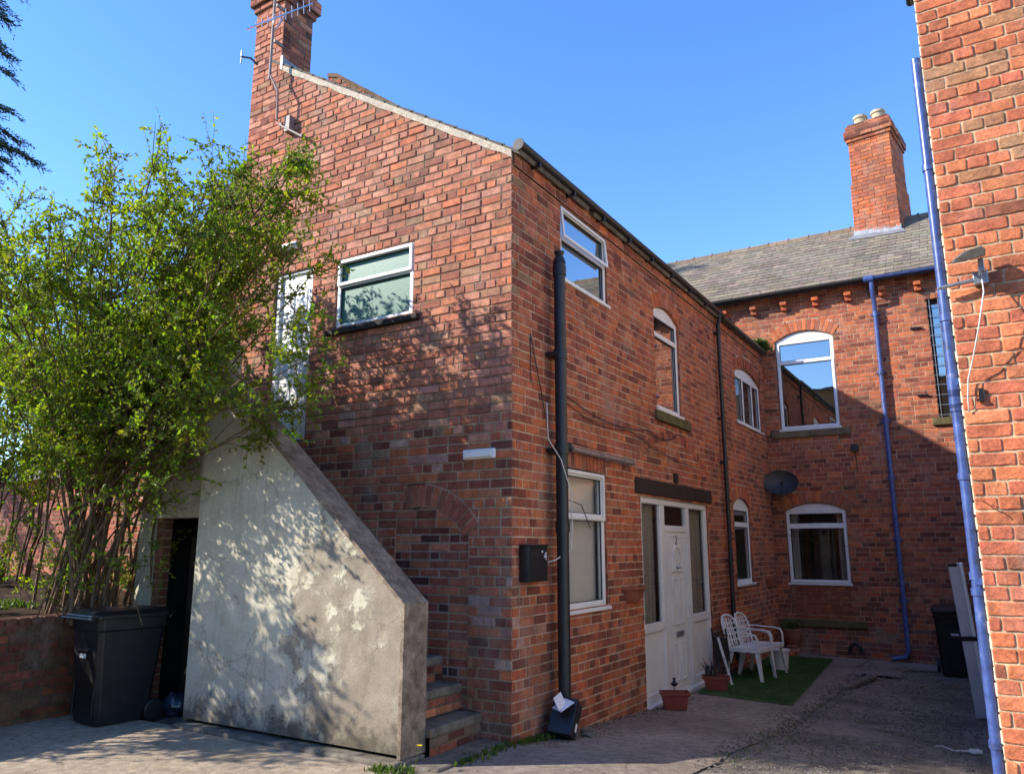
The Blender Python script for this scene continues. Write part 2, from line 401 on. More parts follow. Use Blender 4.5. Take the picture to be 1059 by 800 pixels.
def brick_wall(mb, W, u0, u1, v0, v1, holes, pick, mort, rr, top=None, course=.085, L=.235, gap=.011, proud=.006, ch=.005,
               rounded=False, left=False, headerrow=4, back=True, vjit=0, holes_reveal=True):
    rows = int(math.ceil((v1-v0)/course))
    for k in range(rows):
        a = v0+k*course; b = a+course
        vm = (a+b)/2
        hd = headerrow and (k % headerrow == headerrow-1)
        ln = L/2 if hd else L
        segs = [(u0, u1)]
        for h in holes: segs = sub(segs, h.iv(vm))
        # courses
        for (s0, s1) in segs:
            if s1-s0 < .02: continue
            off = (0 if k % 2 else ln/2) if not hd else L/4
            base = math.floor((s0-off)/ln)*ln+off
            x = base
            while x < s1:
                wl = ln*1.0
                if not hd and rr.random() < .10: wl = L/2
                x2 = x+wl
                p, q = max(x, s0), min(x2, s1)
                x = x2
                if q-p < .035: continue
                if s1-q < .035: q = s1; x = s1+1
                c = pick((p+q)/2, vm, rr, q-p)
                e = gap/2
                lo = 0 if p == s0 and p == u0 else e; hi = 0 if q == s1 and q == u1 else e
                one_brick(mb, W, p+lo+rr.uniform(-.002, .002)*(lo > 0), q-hi+rr.uniform(-.002, .002)*(hi > 0), a+e+rr.uniform(-1, 1)*.0015, b-e+rr.uniform(-1, 1)*.0015, c, rr, proud, ch, top, rounded)
        if back:
            sb = [(u0, u1)]
            for h in holes: sb = sub(sb, h.iv(vm))
            for (s0, s1) in sb:
                n = max(1, int((s1-s0)/(.08 if top else .6)))
                for i in range(n):
                    x0 = s0+(s1-s0)*i/n; x1 = s0+(s1-s0)*(i+1)/n
                    t0 = min(b, top(x0)) if top else b; t1 = min(b, top(x1)) if top else b
                    if t0 <= a and t1 <= a: continue
                    if top and abs(top(x0)-top(x1)) > 1: continue
                    mb.add([W(x0, a, 0), W(x1, a, 0), W(x1, max(a, t1), 0), W(x0, max(a, t0), 0)], [(0, 1, 2, 3)], mort(x0, vm, rr))
    for h in holes:
        vt = h.v1; d = -h.depth
        if holes_reveal:
            nseg = max(2, int((vt-h.v0)/course))
            for i in range(nseg):
                y0 = h.v0+(vt-h.v0)*i/nseg; y1 = h.v0+(vt-h.v0)*(i+1)/nseg
                c = pick(h.u0, (y0+y1)/2, rr, .1)
                mb.add([W(h.u0, y0, 0), W(h.u0, y0, d), W(h.u0, y1, d), W(h.u0, y1, 0)], [(0, 1, 2, 3)], c)
                c = pick(h.u1, (y0+y1)/2, rr, .1)
                mb.add([W(h.u1, y0, 0), W(h.u1, y0, d), W(h.u1, y1, d), W(h.u1, y1, 0)], [(3, 2, 1, 0)], c)
            mb.add([W(h.u0, h.v0, 0), W(h.u1, h.v0, 0), W(h.u1, h.v0, d), W(h.u0, h.v0, d)], [(0, 1, 2, 3)], mort(h.u0, h.v0, rr))
        pk = h.pal or pick
        if h.rise:
            th = math.asin(min(1, (h.u1-h.uc)/h.R)); nb = max(5, int(2*th*(h.R+h.ring/2)/.08))
            P = lambda t, r, n: W(h.uc+r*math.sin(t), h.vc+r*math.cos(t), n)
            # mortar behind the voussoirs, closing up to the courses
            for i in range(nb):
                t0 = -th+2*th*i/nb; t1 = -th+2*th*(i+1)/nb
                mb.add([P(t0, h.R, .0012), P(t1, h.R, .0012), P(t1, h.R+h.ring+.05, .0012), P(t0, h.R+h.ring+.05, .0012)], [(0, 1, 2, 3)], mort(h.uc, h.v1, rr))
                mb.add([P(t0, h.R, 0), P(t1, h.R, 0), P(t1, h.R, d), P(t0, h.R, d)], [(3, 2, 1, 0)], pk(h.uc, h.v1, rr, .1))
                e = .0045/h.R; r0 = h.R+.003; r1 = h.R+h.ring+rr.uniform(-.006, .006); pr = proud+.003+rr.uniform(-.002, .002); cc = .004
                col = pk(h.uc, h.v1+.2, rr, .1)
                o = [P(t0+e, r0, .001), P(t1-e, r0, .001), P(t1-e, r1, .001), P(t0+e, r1, .001)]
                ee = e+cc/h.R
                ii = [P(t0+ee, r0+cc, pr), P(t1-ee, r0+cc, pr), P(t1-ee, r1-cc, pr), P(t0+ee, r1-cc, pr)]
                mb.add(o+ii, [(4,5,6,7),(0,1,5,4),(1,2,6,5),(2,3,7,6),(3,0,4,7)], col)
        elif h.soldier:
            n = int((h.u1-h.u0+.04)/.08); w = (h.u1-h.u0+.04)/n
            mb.add([W(h.u0-.02, vt, 0), W(h.u1+.02, vt, 0), W(h.u1+.02, vt+h.soldier+.03, 0), W(h.u0-.02, vt+h.soldier+.03, 0)], [(0, 1, 2, 3)], mort(0, 0, rr))
            mb.add([W(h.u0, vt, 0), W(h.u1, vt, 0), W(h.u1, vt, d), W(h.u0, vt, d)], [(3, 2, 1, 0)], pk(h.uc if h.rise else h.u0, vt, rr, .1))
            for i in range(n):
                a = h.u0-.02+i*w
                one_brick(mb, W, a+.005, a+w-.005, vt+.004, vt+h.soldier-.004, pk(a, vt+.2, rr, .1), rr, proud+.002, ch)
        elif holes_reveal:
            mb.add([W(h.u0, vt, 0), W(h.u1, vt, 0), W(h.u1, vt, d), W(h.u0, vt, d)], [(3, 2, 1, 0)], pick(h.u0, vt, rr, .1))

RED = [lin(168, 100, 76), lin(160, 92, 72), lin(176, 108, 80), lin(148, 84, 66), lin(180, 116, 88), lin(140, 80, 66)]
DARKB = [lin(96, 52, 48), lin(84, 50, 48), lin(110, 58, 50)]
PINKB = [lin(190, 132, 110), lin(182, 122, 102), lin(196, 142, 120), lin(170, 110, 92), lin(194, 128, 100)]
ORNG = [lin(190, 106, 68), lin(184, 98, 64), lin(196, 116, 76)]
GREYB = [lin(142, 124, 98), lin(120, 100, 82), lin(150, 132, 108)]
BLUEB = [lin(62, 58, 66), lin(74, 64, 70)]
WHT = [lin(176, 140, 126), lin(164, 128, 118), lin(184, 152, 140)]
def soft(fn, mean, f):
    def g(u, v, rr, w):
        c = fn(u, v, rr, w); return tuple(a*(1-f)+b*f for a, b in zip(c, mean))
    return g
def near(u, v, spots):
    return any((u-a)**2/(r*r)+(v-b)**2/(r2*r2) < 1 for a, b, r, r2 in spots)
WHSPOT_A = [(-.9, .77, .22, .06), (-.55, .55, .16, .05), (-.12, -.28, .1, .05), (-.42, -.46, .1, .05), (-.28, -.6, .16, .05), (-.08, -.76, .12, .05), (-.06, -.93, .1, .06), (-1.9, 1.3, .1, .08), (-2.0, 1.1, .12, .1), (-1.3, .95, .12, .05)]
def pickA(u, v, rr, w):
    if near(u, v, WHSPOT_A) and rr.random() < .75: return jit(rr.choice(WHT), .12)
    low = v < 1.0+rr.uniform(-.25, .25)
    r = rr.random()
    if low:
        if r < .17: return jit(rr.choice(DARKB), .15)
        if r < .2: return jit(rr.choice(GREYB), .1)
        if r < .34: return jit(rr.choice(ORNG), .12)
        return jit(rr.choice(RED), .16)
    if r < .11: return jit(rr.choice(GREYB), .12)
    if r < .17: return jit(rr.choice(DARKB), .2)
    if r < .32: return jit(rr.choice(ORNG), .15)
    if r < .58: return jit(rr.choice(RED), .15)
    return jit(rr.choice(PINKB), .14)
pickA0 = pickA
def pickA(u, v, rr, w):
    c = pickA0(u, v, rr, w)
    if c[2] > .19 and v < 1.5: return c
    m = lin(196, 134, 108) if v > 1.2 else lin(156, 96, 74); f = .4 if v > 1.2 else .3
    return tuple(a*(1-f)+b*f for a, b in zip(c, m))
def mortA(u, v, rr):
    return jit(lin(140, 112, 92) if v > 1.2 else lin(166, 146, 122), .12)
WHSPOT_B = [(.1, -.68, .14, .05), (.35, -.7, .15, .05), (.15, -.85, .1, .05), (.05, -.93, .1, .04), (.3, 3.1, .12, .05), (2.75, -1.5, .1, .1), (2.1, 1.6, .1, .05)]
def pickB(u, v, rr, w):
    if near(u, v, WHSPOT_B) and rr.random() < .7: return jit(rr.choice(WHT), .15)
    if u < .35 and v > 2.3 and rr.random() < .2: return jit(rr.choice(GREYB), .15)
    r = rr.random()
    dk = .3 if v < -.3 else .13
    if r < dk: return jit(rr.choice(DARKB), .2)
    if r < dk+.3: return jit(rr.choice(ORNG), .14)
    return jit(rr.choice(RED), .17)
pickB = soft(pickB, lin(166, 98, 74), .34)
def mortB(u, v, rr): return jit(lin(188, 162, 140), .14)
def pickC(u, v, rr, w):
    if near(u, v, [(1.75, -1.5, .18, .12)]): return jit(lin(158, 140, 118), .1)
    if v < -1.3 and rr.random() < (.55 if u < 1.6 else .2): return jit(lin(108, 86, 84), .2)
    r = rr.random(); dk = .34 if v < 0 else .15
    if r < dk: return jit(rr.choice(DARKB), .2)
    if r < dk+.3: return jit(rr.choice(ORNG), .14)
    return jit(rr.choice(RED), .15)
pickC = soft(pickC, lin(168, 100, 76), .32)
def mortC(u, v, rr): return jit(lin(176, 148, 124), .14)
def pickD(u, v, rr, w):
    if near(u, v, [(.06+.2, 3.02, .28, .1), (.62, 2.82, .3, .05), (.3, 2.65, .07, .05), (.5, -.72, .2, .05), (.55, 2.5, .1, .05)]): return jit(lin(150, 130, 98), .08)
    r = rr.random()
    if r < .12: return jit(lin(164, 98, 70), .12)
    if r < .15: return jit(lin(120, 74, 60), .15)
    if r < .18: return jit(lin(160, 128, 92), .1)
    if r < .45: return jit(lin(186, 104, 80), .1)
    return jit(rr.choice([lin(210, 130, 88), lin(202, 118, 78), lin(214, 138, 96), lin(192, 108, 74)]), .1)
pickD = soft(pickD, lin(200, 118, 84), .4)
def mortD(u, v, rr): return jit(lin(196, 172, 140), .08)
orange_arch = lambda u, v, rr, w: jit(rr.choice(ORNG+[RED[0], RED[2]]), .12)

# ------------------------------------------------------------------ windows
def arcpoly(u0, u1, v, rise, n=12):
    h = (u1-u0)/2; Rr = (h*h+rise*rise)/(2*rise); uc = (u0+u1)/2; vc = v+rise-Rr; th = math.asin(h/Rr)
    return [(uc+Rr*math.sin(t), vc+Rr*math.cos(t)) for t in [th-2*th*i/n for i in range(n+1)]]
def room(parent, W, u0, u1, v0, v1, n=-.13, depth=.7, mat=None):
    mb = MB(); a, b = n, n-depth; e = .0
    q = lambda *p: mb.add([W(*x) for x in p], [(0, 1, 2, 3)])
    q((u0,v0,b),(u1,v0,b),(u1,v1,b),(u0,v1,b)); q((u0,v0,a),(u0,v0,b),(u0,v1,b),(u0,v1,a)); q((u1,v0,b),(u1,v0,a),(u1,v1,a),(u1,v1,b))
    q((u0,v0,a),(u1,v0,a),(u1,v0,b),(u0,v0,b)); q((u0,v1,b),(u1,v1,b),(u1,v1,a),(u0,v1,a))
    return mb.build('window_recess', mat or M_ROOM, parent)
def window(parent, W, u0, u1, v0, v1, rise=0, transom=(), mull=(), fw=.055, n0=-.085, n1=-.03, glass=None, name='window', ledge=True, opener=None,
           curtain=None, stone=None, stonemat=None, roomd=.7):
    f = MB()
    fb = lambda a, b, c, d, z0=n0, z1=n1: f.box((a, c, z0), (b, d, z1), W)
    fb(u0, u0+fw, v0, v1); fb(u1-fw, u1, v0, v1)
    fb(u0+fw, u1-fw, v0, v0+fw); fb(u0+fw, u1-fw, v1-fw, v1)
    for t in transom: fb(u0+fw, u1-fw, t-fw*.55, t+fw*.55)
    for m in mull: fb(m-fw*.5, m+fw*.5, v0+fw, v1-fw, n0, n1-.002)
    if rise: f.prism([(u0, v1)]+[(u1, v1)]+arcpoly(u0, u1, v1, rise)[1:-1], n0, n1-.008, W)
    o = f.build(name, M_UPVC, parent, bevel=.006)
    # glazing beads + panes
    g = MB(); ys = [v0+fw]+list(transom)+[v1-fw]; xs = [u0+fw]+list(mull)+[u1-fw]
    g.add([W(u0+fw*.8, v0+fw*.8, n0+.023), W(u1-fw*.8, v0+fw*.8, n0+.023), W(u1-fw*.8, v1-fw*.8, n0+.023), W(u0+fw*.8, v1-fw*.8, n0+.023)], [(0, 1, 2, 3)])
    g.build('pane', glass or M_GLASS, o)
    gk = MB()
    for i in range(len(xs)-1):
        for j in range(len(ys)-1):
            a = xs[i]+(fw*.5 if i else 0); b = xs[i+1]-(fw*.5 if i < len(xs)-2 else 0)
            c = ys[j]+(fw*.55 if j else 0); d = ys[j+1]-(fw*.55 if j < len(ys)-2 else 0); t = .007
            for q in ((a, a+t, c, d), (b-t, b, c, d), (a+t, b-t, c, c+t), (a+t, b-t, d-t, d)):
                gk.box((q[0], q[2], n0+.03), (q[1], q[3], n1-.012), W)
    gk.build('gasket', M_BLACKP, o)
    if opener:   # an opening casement frame standing proud of the fixed frame
        for (a, b, c, d, tilt) in opener:
            c_ = MB(); w = .038
            for q in ((a, a+w, c, d), (b-w, b, c, d), (a+w, b-w, c, c+w), (a+w, b-w, d-w, d)):
                vs0 = (q[0], q[2], n1); vs1 = (q[1], q[3], n1+.022)
                TW = (lambda u, v, n, tilt=tilt, d=d: W(u, v, n+(d-v)*tilt))
                c_.box(vs0, vs1, TW)
            c_.build('casement', M_UPVC, o, bevel=.006)
    if ledge:
        s = MB(); s.box((u0-.03, v0-.035, n0+.01), (u1+.03, v0+.002, .035), W)
        s.build('ledge', M_UPVC, o, bevel=.008)
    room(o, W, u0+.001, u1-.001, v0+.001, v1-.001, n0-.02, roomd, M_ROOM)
    if curtain:
        for (a, b, c, d, mt, nn) in curtain:
            k = MB(); N = max(2, int((b-a)/.02)); vs = []
            for i in range(N+1):
                u = a+(b-a)*i/N; w = (math.sin(u*52)*.012+math.sin(u*23+1)*.012) if mt is M_CURT else 0
                vs += [W(u, c, nn+w), W(u, d, nn+w)]
            k.add(vs, [(2*i, 2*i+2, 2*i+3, 2*i+1) for i in range(N)])
            k.build('curtain' if mt is M_CURT else 'blind', mt, o, smooth=True)
    if stone:
        a, b, c, d = stone; s = MB(); s.box((a, c, -.1), (b, d, .05), W)
        s.build('stone_sill', stonemat or M_STONE, o, bevel=.012)
    return o

# ================================================================== REAR WING (front gable A, long side B)
wing = thing('brick_house', 'red brick two storey wing with a sunlit gable and an outside stair at its foot', 'house', (-2, 4, -1.8))
VERGE = lambda x: 3.70+(-x)*.628
def topA(x):
    if x > -3.35: return VERGE(x)
    if x > -3.87: return 9
    return 4.62-(-3.87-x)*1.0
hA = [Hole(-2.235, -1.17, 2.27, 3.06, soldier=0, depth=.12),
      Hole(-3.2, -2.6, 1.12, 3.1, depth=.12),
      Hole(-1.30, -.46, -2.2, .21, depth=.015)]
rA = random.Random(11)
mb = MB(); brick_wall(mb, WA, -5.8, 0, -1.955, 4.59, hA, pickA, mortA, rA, top=lambda x: VERGE(x) if x > -3.35 else (5.1 if x > -3.871 else 4.62-(-3.87-x)), proud=.0075, ch=.006, gap=.012)
brick_wall(mb, WA, -3.87, 0, 4.59, 5.78, [], pickA, mortA, rA, top=lambda x: VERGE(x), proud=.0075, ch=.006, gap=.012)
brick_wall(mb, WA, -3.87, -3.35, 5.78, 6.75, [], pickA, mortA, rA, proud=.0075, ch=.006, gap=.012)
gable = mb.build('gable_wall', M_BR, wing)
# blocked arch infill: neat later brickwork with blue bricks
def pickI(u, v, rr, w):
    r = rr.random()
    if r < .045: return jit(rr.choice(BLUEB), .15)
    if r < .2: return jit(rr.choice(DARKB), .15)
    return jit(rr.choice(RED+[lin(140, 80, 64)]), .15)
mb = MB(); brick_wall(mb, frame((0, 0, 0), (1, 0, 0), (0, -1, 0)) if False else (lambda u, v, n: WA(u, v, n-.012)), -1.36, -.40, -1.955, .3, [], pickI, lambda u, v, rr: jit(lin(160, 146, 126), .1), rA, course=.0765, L=.225, gap=.012, headerrow=0)
mb.build('blocked_arch_infill', M_BR, wing)
mb = MB(); rQ = random.Random(19)
uc, vc, Rr = -1.02, -.22, .60
for i in range(11):
    t0 = math.radians(-14+6.6*i); t1 = t0+math.radians(6.6); P = lambda t, r, n: WA(uc+r*math.sin(t), vc+r*math.cos(t), n); e = .008
    c = jit(rQ.choice([lin(148, 94, 74), lin(142, 88, 70)]+RED[:3]), .14, rQ)
    mb.add([P(t0, Rr-.01, .009), P(t1, Rr-.01, .009), P(t1, Rr+.20, .009), P(t0, Rr+.20, .009)], [(0, 1, 2, 3)], mortA(0, 0, rQ))
    mb.add([P(t0+e, Rr, .013), P(t1-e, Rr, .013), P(t1-e, Rr+.19, .013), P(t0+e, Rr+.19, .013), P(t0+e, Rr, 0), P(t1-e, Rr, 0), P(t1-e, Rr+.19, 0), P(t0+e, Rr+.19, 0)],
           [(0,1,2,3),(4,5,1,0),(5,6,2,1),(6,7,3,2),(7,4,0,3)], c)
mb.build('arch_fragment', M_BR, wing)
mb = MB()   # closing bodies of the wing (back, left side, floor of roof) so that it is a solid building
mb.add([(-5.8, 0, -2.1), (-5.8, 9.45, -2.1), (-5.8, 9.45, 2.7), (-5.8, 0, 2.7)], [(0, 1, 2, 3)], lin(150, 80, 60))
mb.build('rear_wall', M_BR, wing)

hB = [Hole(.98, 1.95, -.62, .78, soldier=.235, depth=.09),
      Hole(.97, 2.13, 2.73, 3.57, depth=.09),
      Hole(3.6, 4.57, 1.76, 3.1, rise=.13, depth=.1, pal=orange_arch),
      Hole(7.4, 9.15, 2.1, 3.0, rise=.16, depth=.1),
      Hole(6.87, 7.88, -.6, .66, rise=.14, depth=.1, pal=orange_arch),
      Hole(2.93, 5.5, -2.1, .62, depth=.09)]
def pickB2(u, v, rr, w):
    if (abs(u-6.0) < .1 or abs(u-5.62) < .1) and (abs(v-3.25) < .05): return lin(128, 40, 34)
    if abs(v-.55) < .3 and abs(u-6.0) < .06 and rr.random() < .3: return lin(128, 40, 34)
    return pickB(u, v, rr, w)
rB = random.Random(12)
mb = MB(); brick_wall(mb, WB, 0, 9.45, -2.125, 3.66, hB, pickB2, mortB, rB, proud=.005, ch=.004, gap=.0105)
# oversailing band course under the gutter
brick_wall(mb, lambda u, v, n: WB(u, v, n+.028), 0, 9.45, 3.58, 3.75, [], pickB, mortB, rB, back=True, headerrow=0)
mb.box((0, 3.576, -.01), (9.45, 3.58, .028), WB, lin(120, 70, 56))
side = mb.build('side_wall', M_BR, wing)
# faint relieving arches above door (patched brickwork) - a ring of voussoirs, flush
for (uc, vs_, half, rise) in ((4.2, 1.05, 1.25, .34),):
    mb = MB(); h = Hole(uc-half, uc+half, 0, vs_, rise=rise, ring=.115)
    th = math.asin(half/h.R); nb = 34
    for i in range(nb):
        t0 = -th+2*th*i/nb; t1 = t0+2*th/nb; P = lambda t, r, n: WB(h.uc+r*math.sin(t), h.vc+r*math.cos(t), n)
        e = .004/h.R
        c = pickB(0, 1, rB, .1)
        mb.add([P(t0+e, h.R, .0065), P(t1-e, h.R, .0065), P(t1-e, h.R+.11, .0065), P(t0+e, h.R+.11, .0065), P(t0+e, h.R, 0), P(t1-e, h.R, 0), P(t1-e, h.R+.11, 0), P(t0+e, h.R+.11, 0)],
               [(0,1,2,3),(4,5,1,0),(5,6,2,1),(6,7,3,2),(7,4,0,3)], c)
    mb.build('relieving_arch', M_BR, wing)

# roof of the wing: front part (verge slope) and steeper rear part with a brick upstand gable
mb = MB()
def roofslab(x0, z0, x1, z1, y0, y1, t=.06, rows=14, colr=lin(96, 92, 84)):
    d = Vector((x1-x0, 0, z1-z0)); Ln = d.length; d /= Ln; nrm = Vector((-d.z, 0, d.x)); nrm = nrm if nrm.z > 0 else -nrm
    nr = max(1, int(Ln/.22))
    for i in range(nr):
        p = Vector((x0, 0, z0))+d*(Ln*i/nr); q = Vector((x0, 0, z0))+d*(Ln*(i+1)/nr+.02)
        y = y0
        while y < y1-.01:
            yy = min(y1, y+.3); c = jit(colr, .2)
            a = p+nrm*(t+.012); b = q+nrm*t
            mb.add([(p.x, y+.003, p.z), (p.x, yy-.003, p.z), (q.x, yy-.003, q.z), (q.x, y+.003, q.z), (a.x, y+.003, a.z), (a.x, yy-.003, a.z), (b.x, yy-.003, b.z), (b.x, y+.003, b.z)],
                   [(0,3,2,1),(4,5,6,7),(0,1,5,4),(1,2,6,5),(2,3,7,6),(3,0,4,7)], c)
            y = yy
def xz(x): return 3.72+(-x)*.628
roofslab(.08, xz(.08), -3.55, xz(-3.55), -.012, 1.5, .03)
roofslab(-5.95, 2.56, -3.87, 4.64, -.03, 9.4, .04)
rs = lambda x: 3.72+(-x)*.755
roofslab(.08, rs(.08), -4.0, rs(-4.0), 1.62, 9.4, .03)
roofslab(-5.95, 4.85, -4.0, rs(-4.0), 1.62, 9.4, .03)
mb.build('roof', M_SLATE, wing)
mb = MB()   # mortar fillet along the verge
N = 60
for i in range(N):
    x0 = -3.35*i/N; x1 = -3.35*(i+1)/N
    h0 = .045+.018*noise.noise((x0*5, 0, 0)); h1 = .045+.018*noise.noise((x1*5, 0, 0))
    vs = [(x0, -.016, VERGE(x0)-h0), (x1, -.016, VERGE(x1)-h1), (x1, -.02, VERGE(x1)+.03), (x0, -.02, VERGE(x0)+.03), (x0, .03, VERGE(x0)-h0), (x1, .03, VERGE(x1)-h1), (x1, .03, VERGE(x1)+.03), (x0, .03, VERGE(x0)+.03)]
    mb.add(vs, [(1,0,3,2),(0,4,7,3),(2,3,7,6),(0,1,5,4)])
mb.build('verge_mortar', M_MORT, wing)
# upstand gable of the rear part of the roof
rU = random.Random(5); mb = MB()
topU = lambda x: min(rs(x)+.06, 6.80)
WU = frame((0, 1.5, 0), (1, 0, 0), (0, -1, 0))
brick_wall(mb, WU, -4.1, -.3, 3.6, 6.95, [], lambda u, v, rr, w: jit(rr.choice(DARKB+GREYB+RED), .15), lambda u, v, rr: jit(lin(120, 96, 76), .1), rU, top=topU)
for i in range(20):
    x0 = -4.1+3.8*i/20; x1 = x0+.19
    mb.add([(x0, 1.48, topU(x0)-.03), (x1, 1.48, topU(x1)-.03), (x1, 1.48, topU(x1)+.03), (x0, 1.48, topU(x0)+.03), (x0, 1.7, topU(x0)-.03), (x1, 1.7, topU(x1)-.03), (x1, 1.7, topU(x1)+.03), (x0, 1.7, topU(x0)+.03)],
           [(0,1,2,3),(3,2,6,7),(7,6,5,4),(1,5,6,2),(0,3,7,4)], jit(lin(110, 88, 70), .25))
mb.add([(-.3, 1.5, 3.6), (-.3, 1.7, 3.6), (-.3, 1.7, topU(-.3)), (-.3, 1.5, topU(-.3))], [(0, 1, 2, 3)], lin(110, 70, 60))
mb.build('upstand_gable', M_BR, wing)

# chimney on the gable
rc = random.Random(3); mb = MB()
def stack(mb, x0, x1, y0, y1, z0, z1, pick, mort, rr, W0=None, **k):
    """four brick faces of a chimney"""
    T = W0 or (lambda p: p)
    faces = [((x0, y0), (1, 0), (0, -1), x1-x0), ((x1, y0), (0, 1), (1, 0), y1-y0), ((x1, y1), (-1, 0), (0, 1), x1-x0), ((x0, y1), (0, -1), (-1, 0), y1-y0)]
    for (o, u, n, ln) in faces:
        W = lambda a, v, m, o=o, u=u, n=n: T((o[0]+u[0]*a+n[0]*m, o[1]+u[1]*a+n[1]*m, v))
        brick_wall(mb, W, 0, ln, z0, z1, [], pick, mort, rr, **k)
    mb.add([T((x0, y0, z1)), T((x1, y0, z1)), T((x1, y1, z1)), T((x0, y1, z1))], [(0, 1, 2, 3)], mort(0, 0, rr))
    mb.add([T((x0, y0, z0)), T((x1, y0, z0)), T((x1, y1, z0)), T((x0, y1, z0))], [(3, 2, 1, 0)], mort(0, 0, rr))
pickCh = lambda u, v, rr, w: jit(rr.choice(DARKB+RED+RED+PINKB[:2]), .18)
mortCh = lambda u, v, rr: jit(lin(120, 98, 82), .12)
stack(mb, -3.87, -3.35, .0, .46, 4.58, 6.75, pickCh, mortCh, rc, headerrow=0)
# replace the front by the gable courses (already flush): cap courses
stack(mb, -3.90, -3.32, -.03, .49, 6.75, 6.835, pickCh, mortCh, rc, headerrow=0)
stack(mb, -3.94, -3.28, -.07, .53, 6.835, 7.0, pickCh, mortCh, rc, headerrow=0)
stack(mb, -3.90, -3.32, -.03, .49, 7.0, 7.17, pickCh, mortCh, rc, headerrow=0)
ch = mb.build('chimney', M_BR, wing); ch.location = Vector(ch.location)+Vector((0, .001, 0))
mb = MB(); mb.lathe([(.0, 7.6), (.09, 7.6), (.11, 7.55), (.10, 7.3), (.13, 7.17)], (-3.6, .22, 0), 16)
mb.build('chimney_pot', M_ACROT, ch, smooth=True)
mb = MB(); mb.box((-3.335, -.012, 5.80), (-3.318, .47, 5.93)); mb.box((-3.35, -.024, 5.76), (-3.31, .0, 5.95))
mb.build('lead_flashing', M_LEAD, ch, bevel=.003)

# gutter and downpipes
def gutter_profile(mb, W, u0, u1, vtop, n0, r=.058):
    prev = []; k = 8
    pr = [(n0+r-r*math.cos(PI*i/k), vtop-r*math.sin(PI*i/k)) for i in range(k+1)]
    pin = [(n0+r-(r-.006)*math.cos(PI*i/k), vtop-(r-.006)*math.sin(PI*i/k)) for i in range(k+1)]
    P = pr+pin[::-1]; n = len(P)
    vs = [W(u0, p[1], p[0]) for p in P]+[W(u1, p[1], p[0]) for p in P]
    mb.add(vs, [(i, (i+1) % n, n+(i+1) % n, n+i) for i in range(n)]+[tuple(range(k+1)), tuple(range(n, n+k+1))])
mb = MB(); gutter_profile(mb, WB, -.03, 6.45, 3.765, .035); gutter_profile(mb, WB, 6.45, 9.3, 3.725, .035)
u = .3
while u < 9.2:
    mb.box((u, 3.66, .03), (u+.025, 3.71, .14), WB); u += .75
mb.tube([WB(-.031, 3.75, .093), WB(-.045, 3.75, .093)], .062, 14)
mb.build('gutter', M_GUT, wing, bevel=.002)
mb = MB()
px = .13
mb.tube([(px, .69, -1.66), (px, .69, 2.78)], .058, 20)
for z in (2.70, 1.84, .92, .18): mb.tube([(px, .69, z-.05), (px, .69, z+.05)], .068, 20)
for z in (1.84, .9): mb.box((0, .60, z-.02), (px, .78, z+.02))
mb.tube([(px, .69, 2.78), (px, .69, 2.84)], [.066, .05], 16); mb.tube([(px, .69, 2.84), (px, .69, 2.9)], [.03, .055], 12)
mb.tube([(px, .69, .86), (px, .69, .95)], .074, 20); mb.tube([(px+.02, .73, .93), (px+.07, .76, .93)], .04, 12)
mb.build('soil_pipe', M_PIPE, wing, smooth='auto')
mb = MB()
mb.tube([(.1, 6.3, 3.72), (.1, 6.3, 3.62), (.075, 6.3, 3.52), (.075, 6.3, -1.55), (.13, 6.3, -1.72)], .034, 12)
for z in (3.4, 2.0, 1.3, -.2): mb.tube([(.075, 6.3, z-.03), (.075, 6.3, z+.03)], .042, 12); mb.box((0, 6.24, z-.015), (.07, 6.36, z+.015))
mb.build('downpipe', M_PIPE, wing, smooth='auto')
mb = MB(); mb.tube([(.06, 1.05, .955), (.06, 2.62, .955)], .026, 10)
for y in (1.7, 2.32, 2.58): mb.tube([(.06, y-.03, .955), (.06, y+.03, .955)], .034, 10)
mb.box((0, 1.7, .94), (.05, 1.74, .97)); mb.box((0, 2.5, .94), (.05, 2.54, .97))
mb.build('waste_pipe', M_CONDUIT, wing, smooth='auto')
mb = MB(); mb.box((2.35, 3.29, 0), (2.54, 3.49, .012), WB)
for i in range(5): mb.box((2.37+.034*i, 3.31, .012), (2.385+.034*i, 3.47, .018), WB)
mb.build('air_brick', M_TERRA, wing)
mb = MB(); mb.box((4.1, .83, 0), (4.22, .96, .03), WB); mb.box((4.12, .85, .03), (4.2, .94, .04), WB)
mb.build('vent_box', M_BLACKP, wing, bevel=.004)
mb = MB(); mb.box((2.76, .625, -.08), (5.68, .815, .022), WB)
mb.build('door_lintel', M_WOOD, wing, bevel=.012)

# windows of the wing
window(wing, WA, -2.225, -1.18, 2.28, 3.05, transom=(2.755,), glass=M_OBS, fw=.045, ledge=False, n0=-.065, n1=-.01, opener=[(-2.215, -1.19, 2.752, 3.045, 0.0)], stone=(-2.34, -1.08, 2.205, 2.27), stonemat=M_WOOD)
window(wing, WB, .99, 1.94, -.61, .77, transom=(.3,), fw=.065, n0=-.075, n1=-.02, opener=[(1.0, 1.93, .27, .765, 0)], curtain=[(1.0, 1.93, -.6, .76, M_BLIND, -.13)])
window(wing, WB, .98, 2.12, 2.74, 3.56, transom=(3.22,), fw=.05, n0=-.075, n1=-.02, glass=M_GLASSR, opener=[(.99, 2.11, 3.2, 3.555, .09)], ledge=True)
window(wing, WB, 3.61, 4.56, 1.77, 3.1, rise=.12, transom=(2.8,), fw=.06, n0=-.085, n1=-.03, glass=M_GLASSR, ledge=True, stone=(3.5, 4.82, 1.6, 1.73), stonemat=M_MOSS)
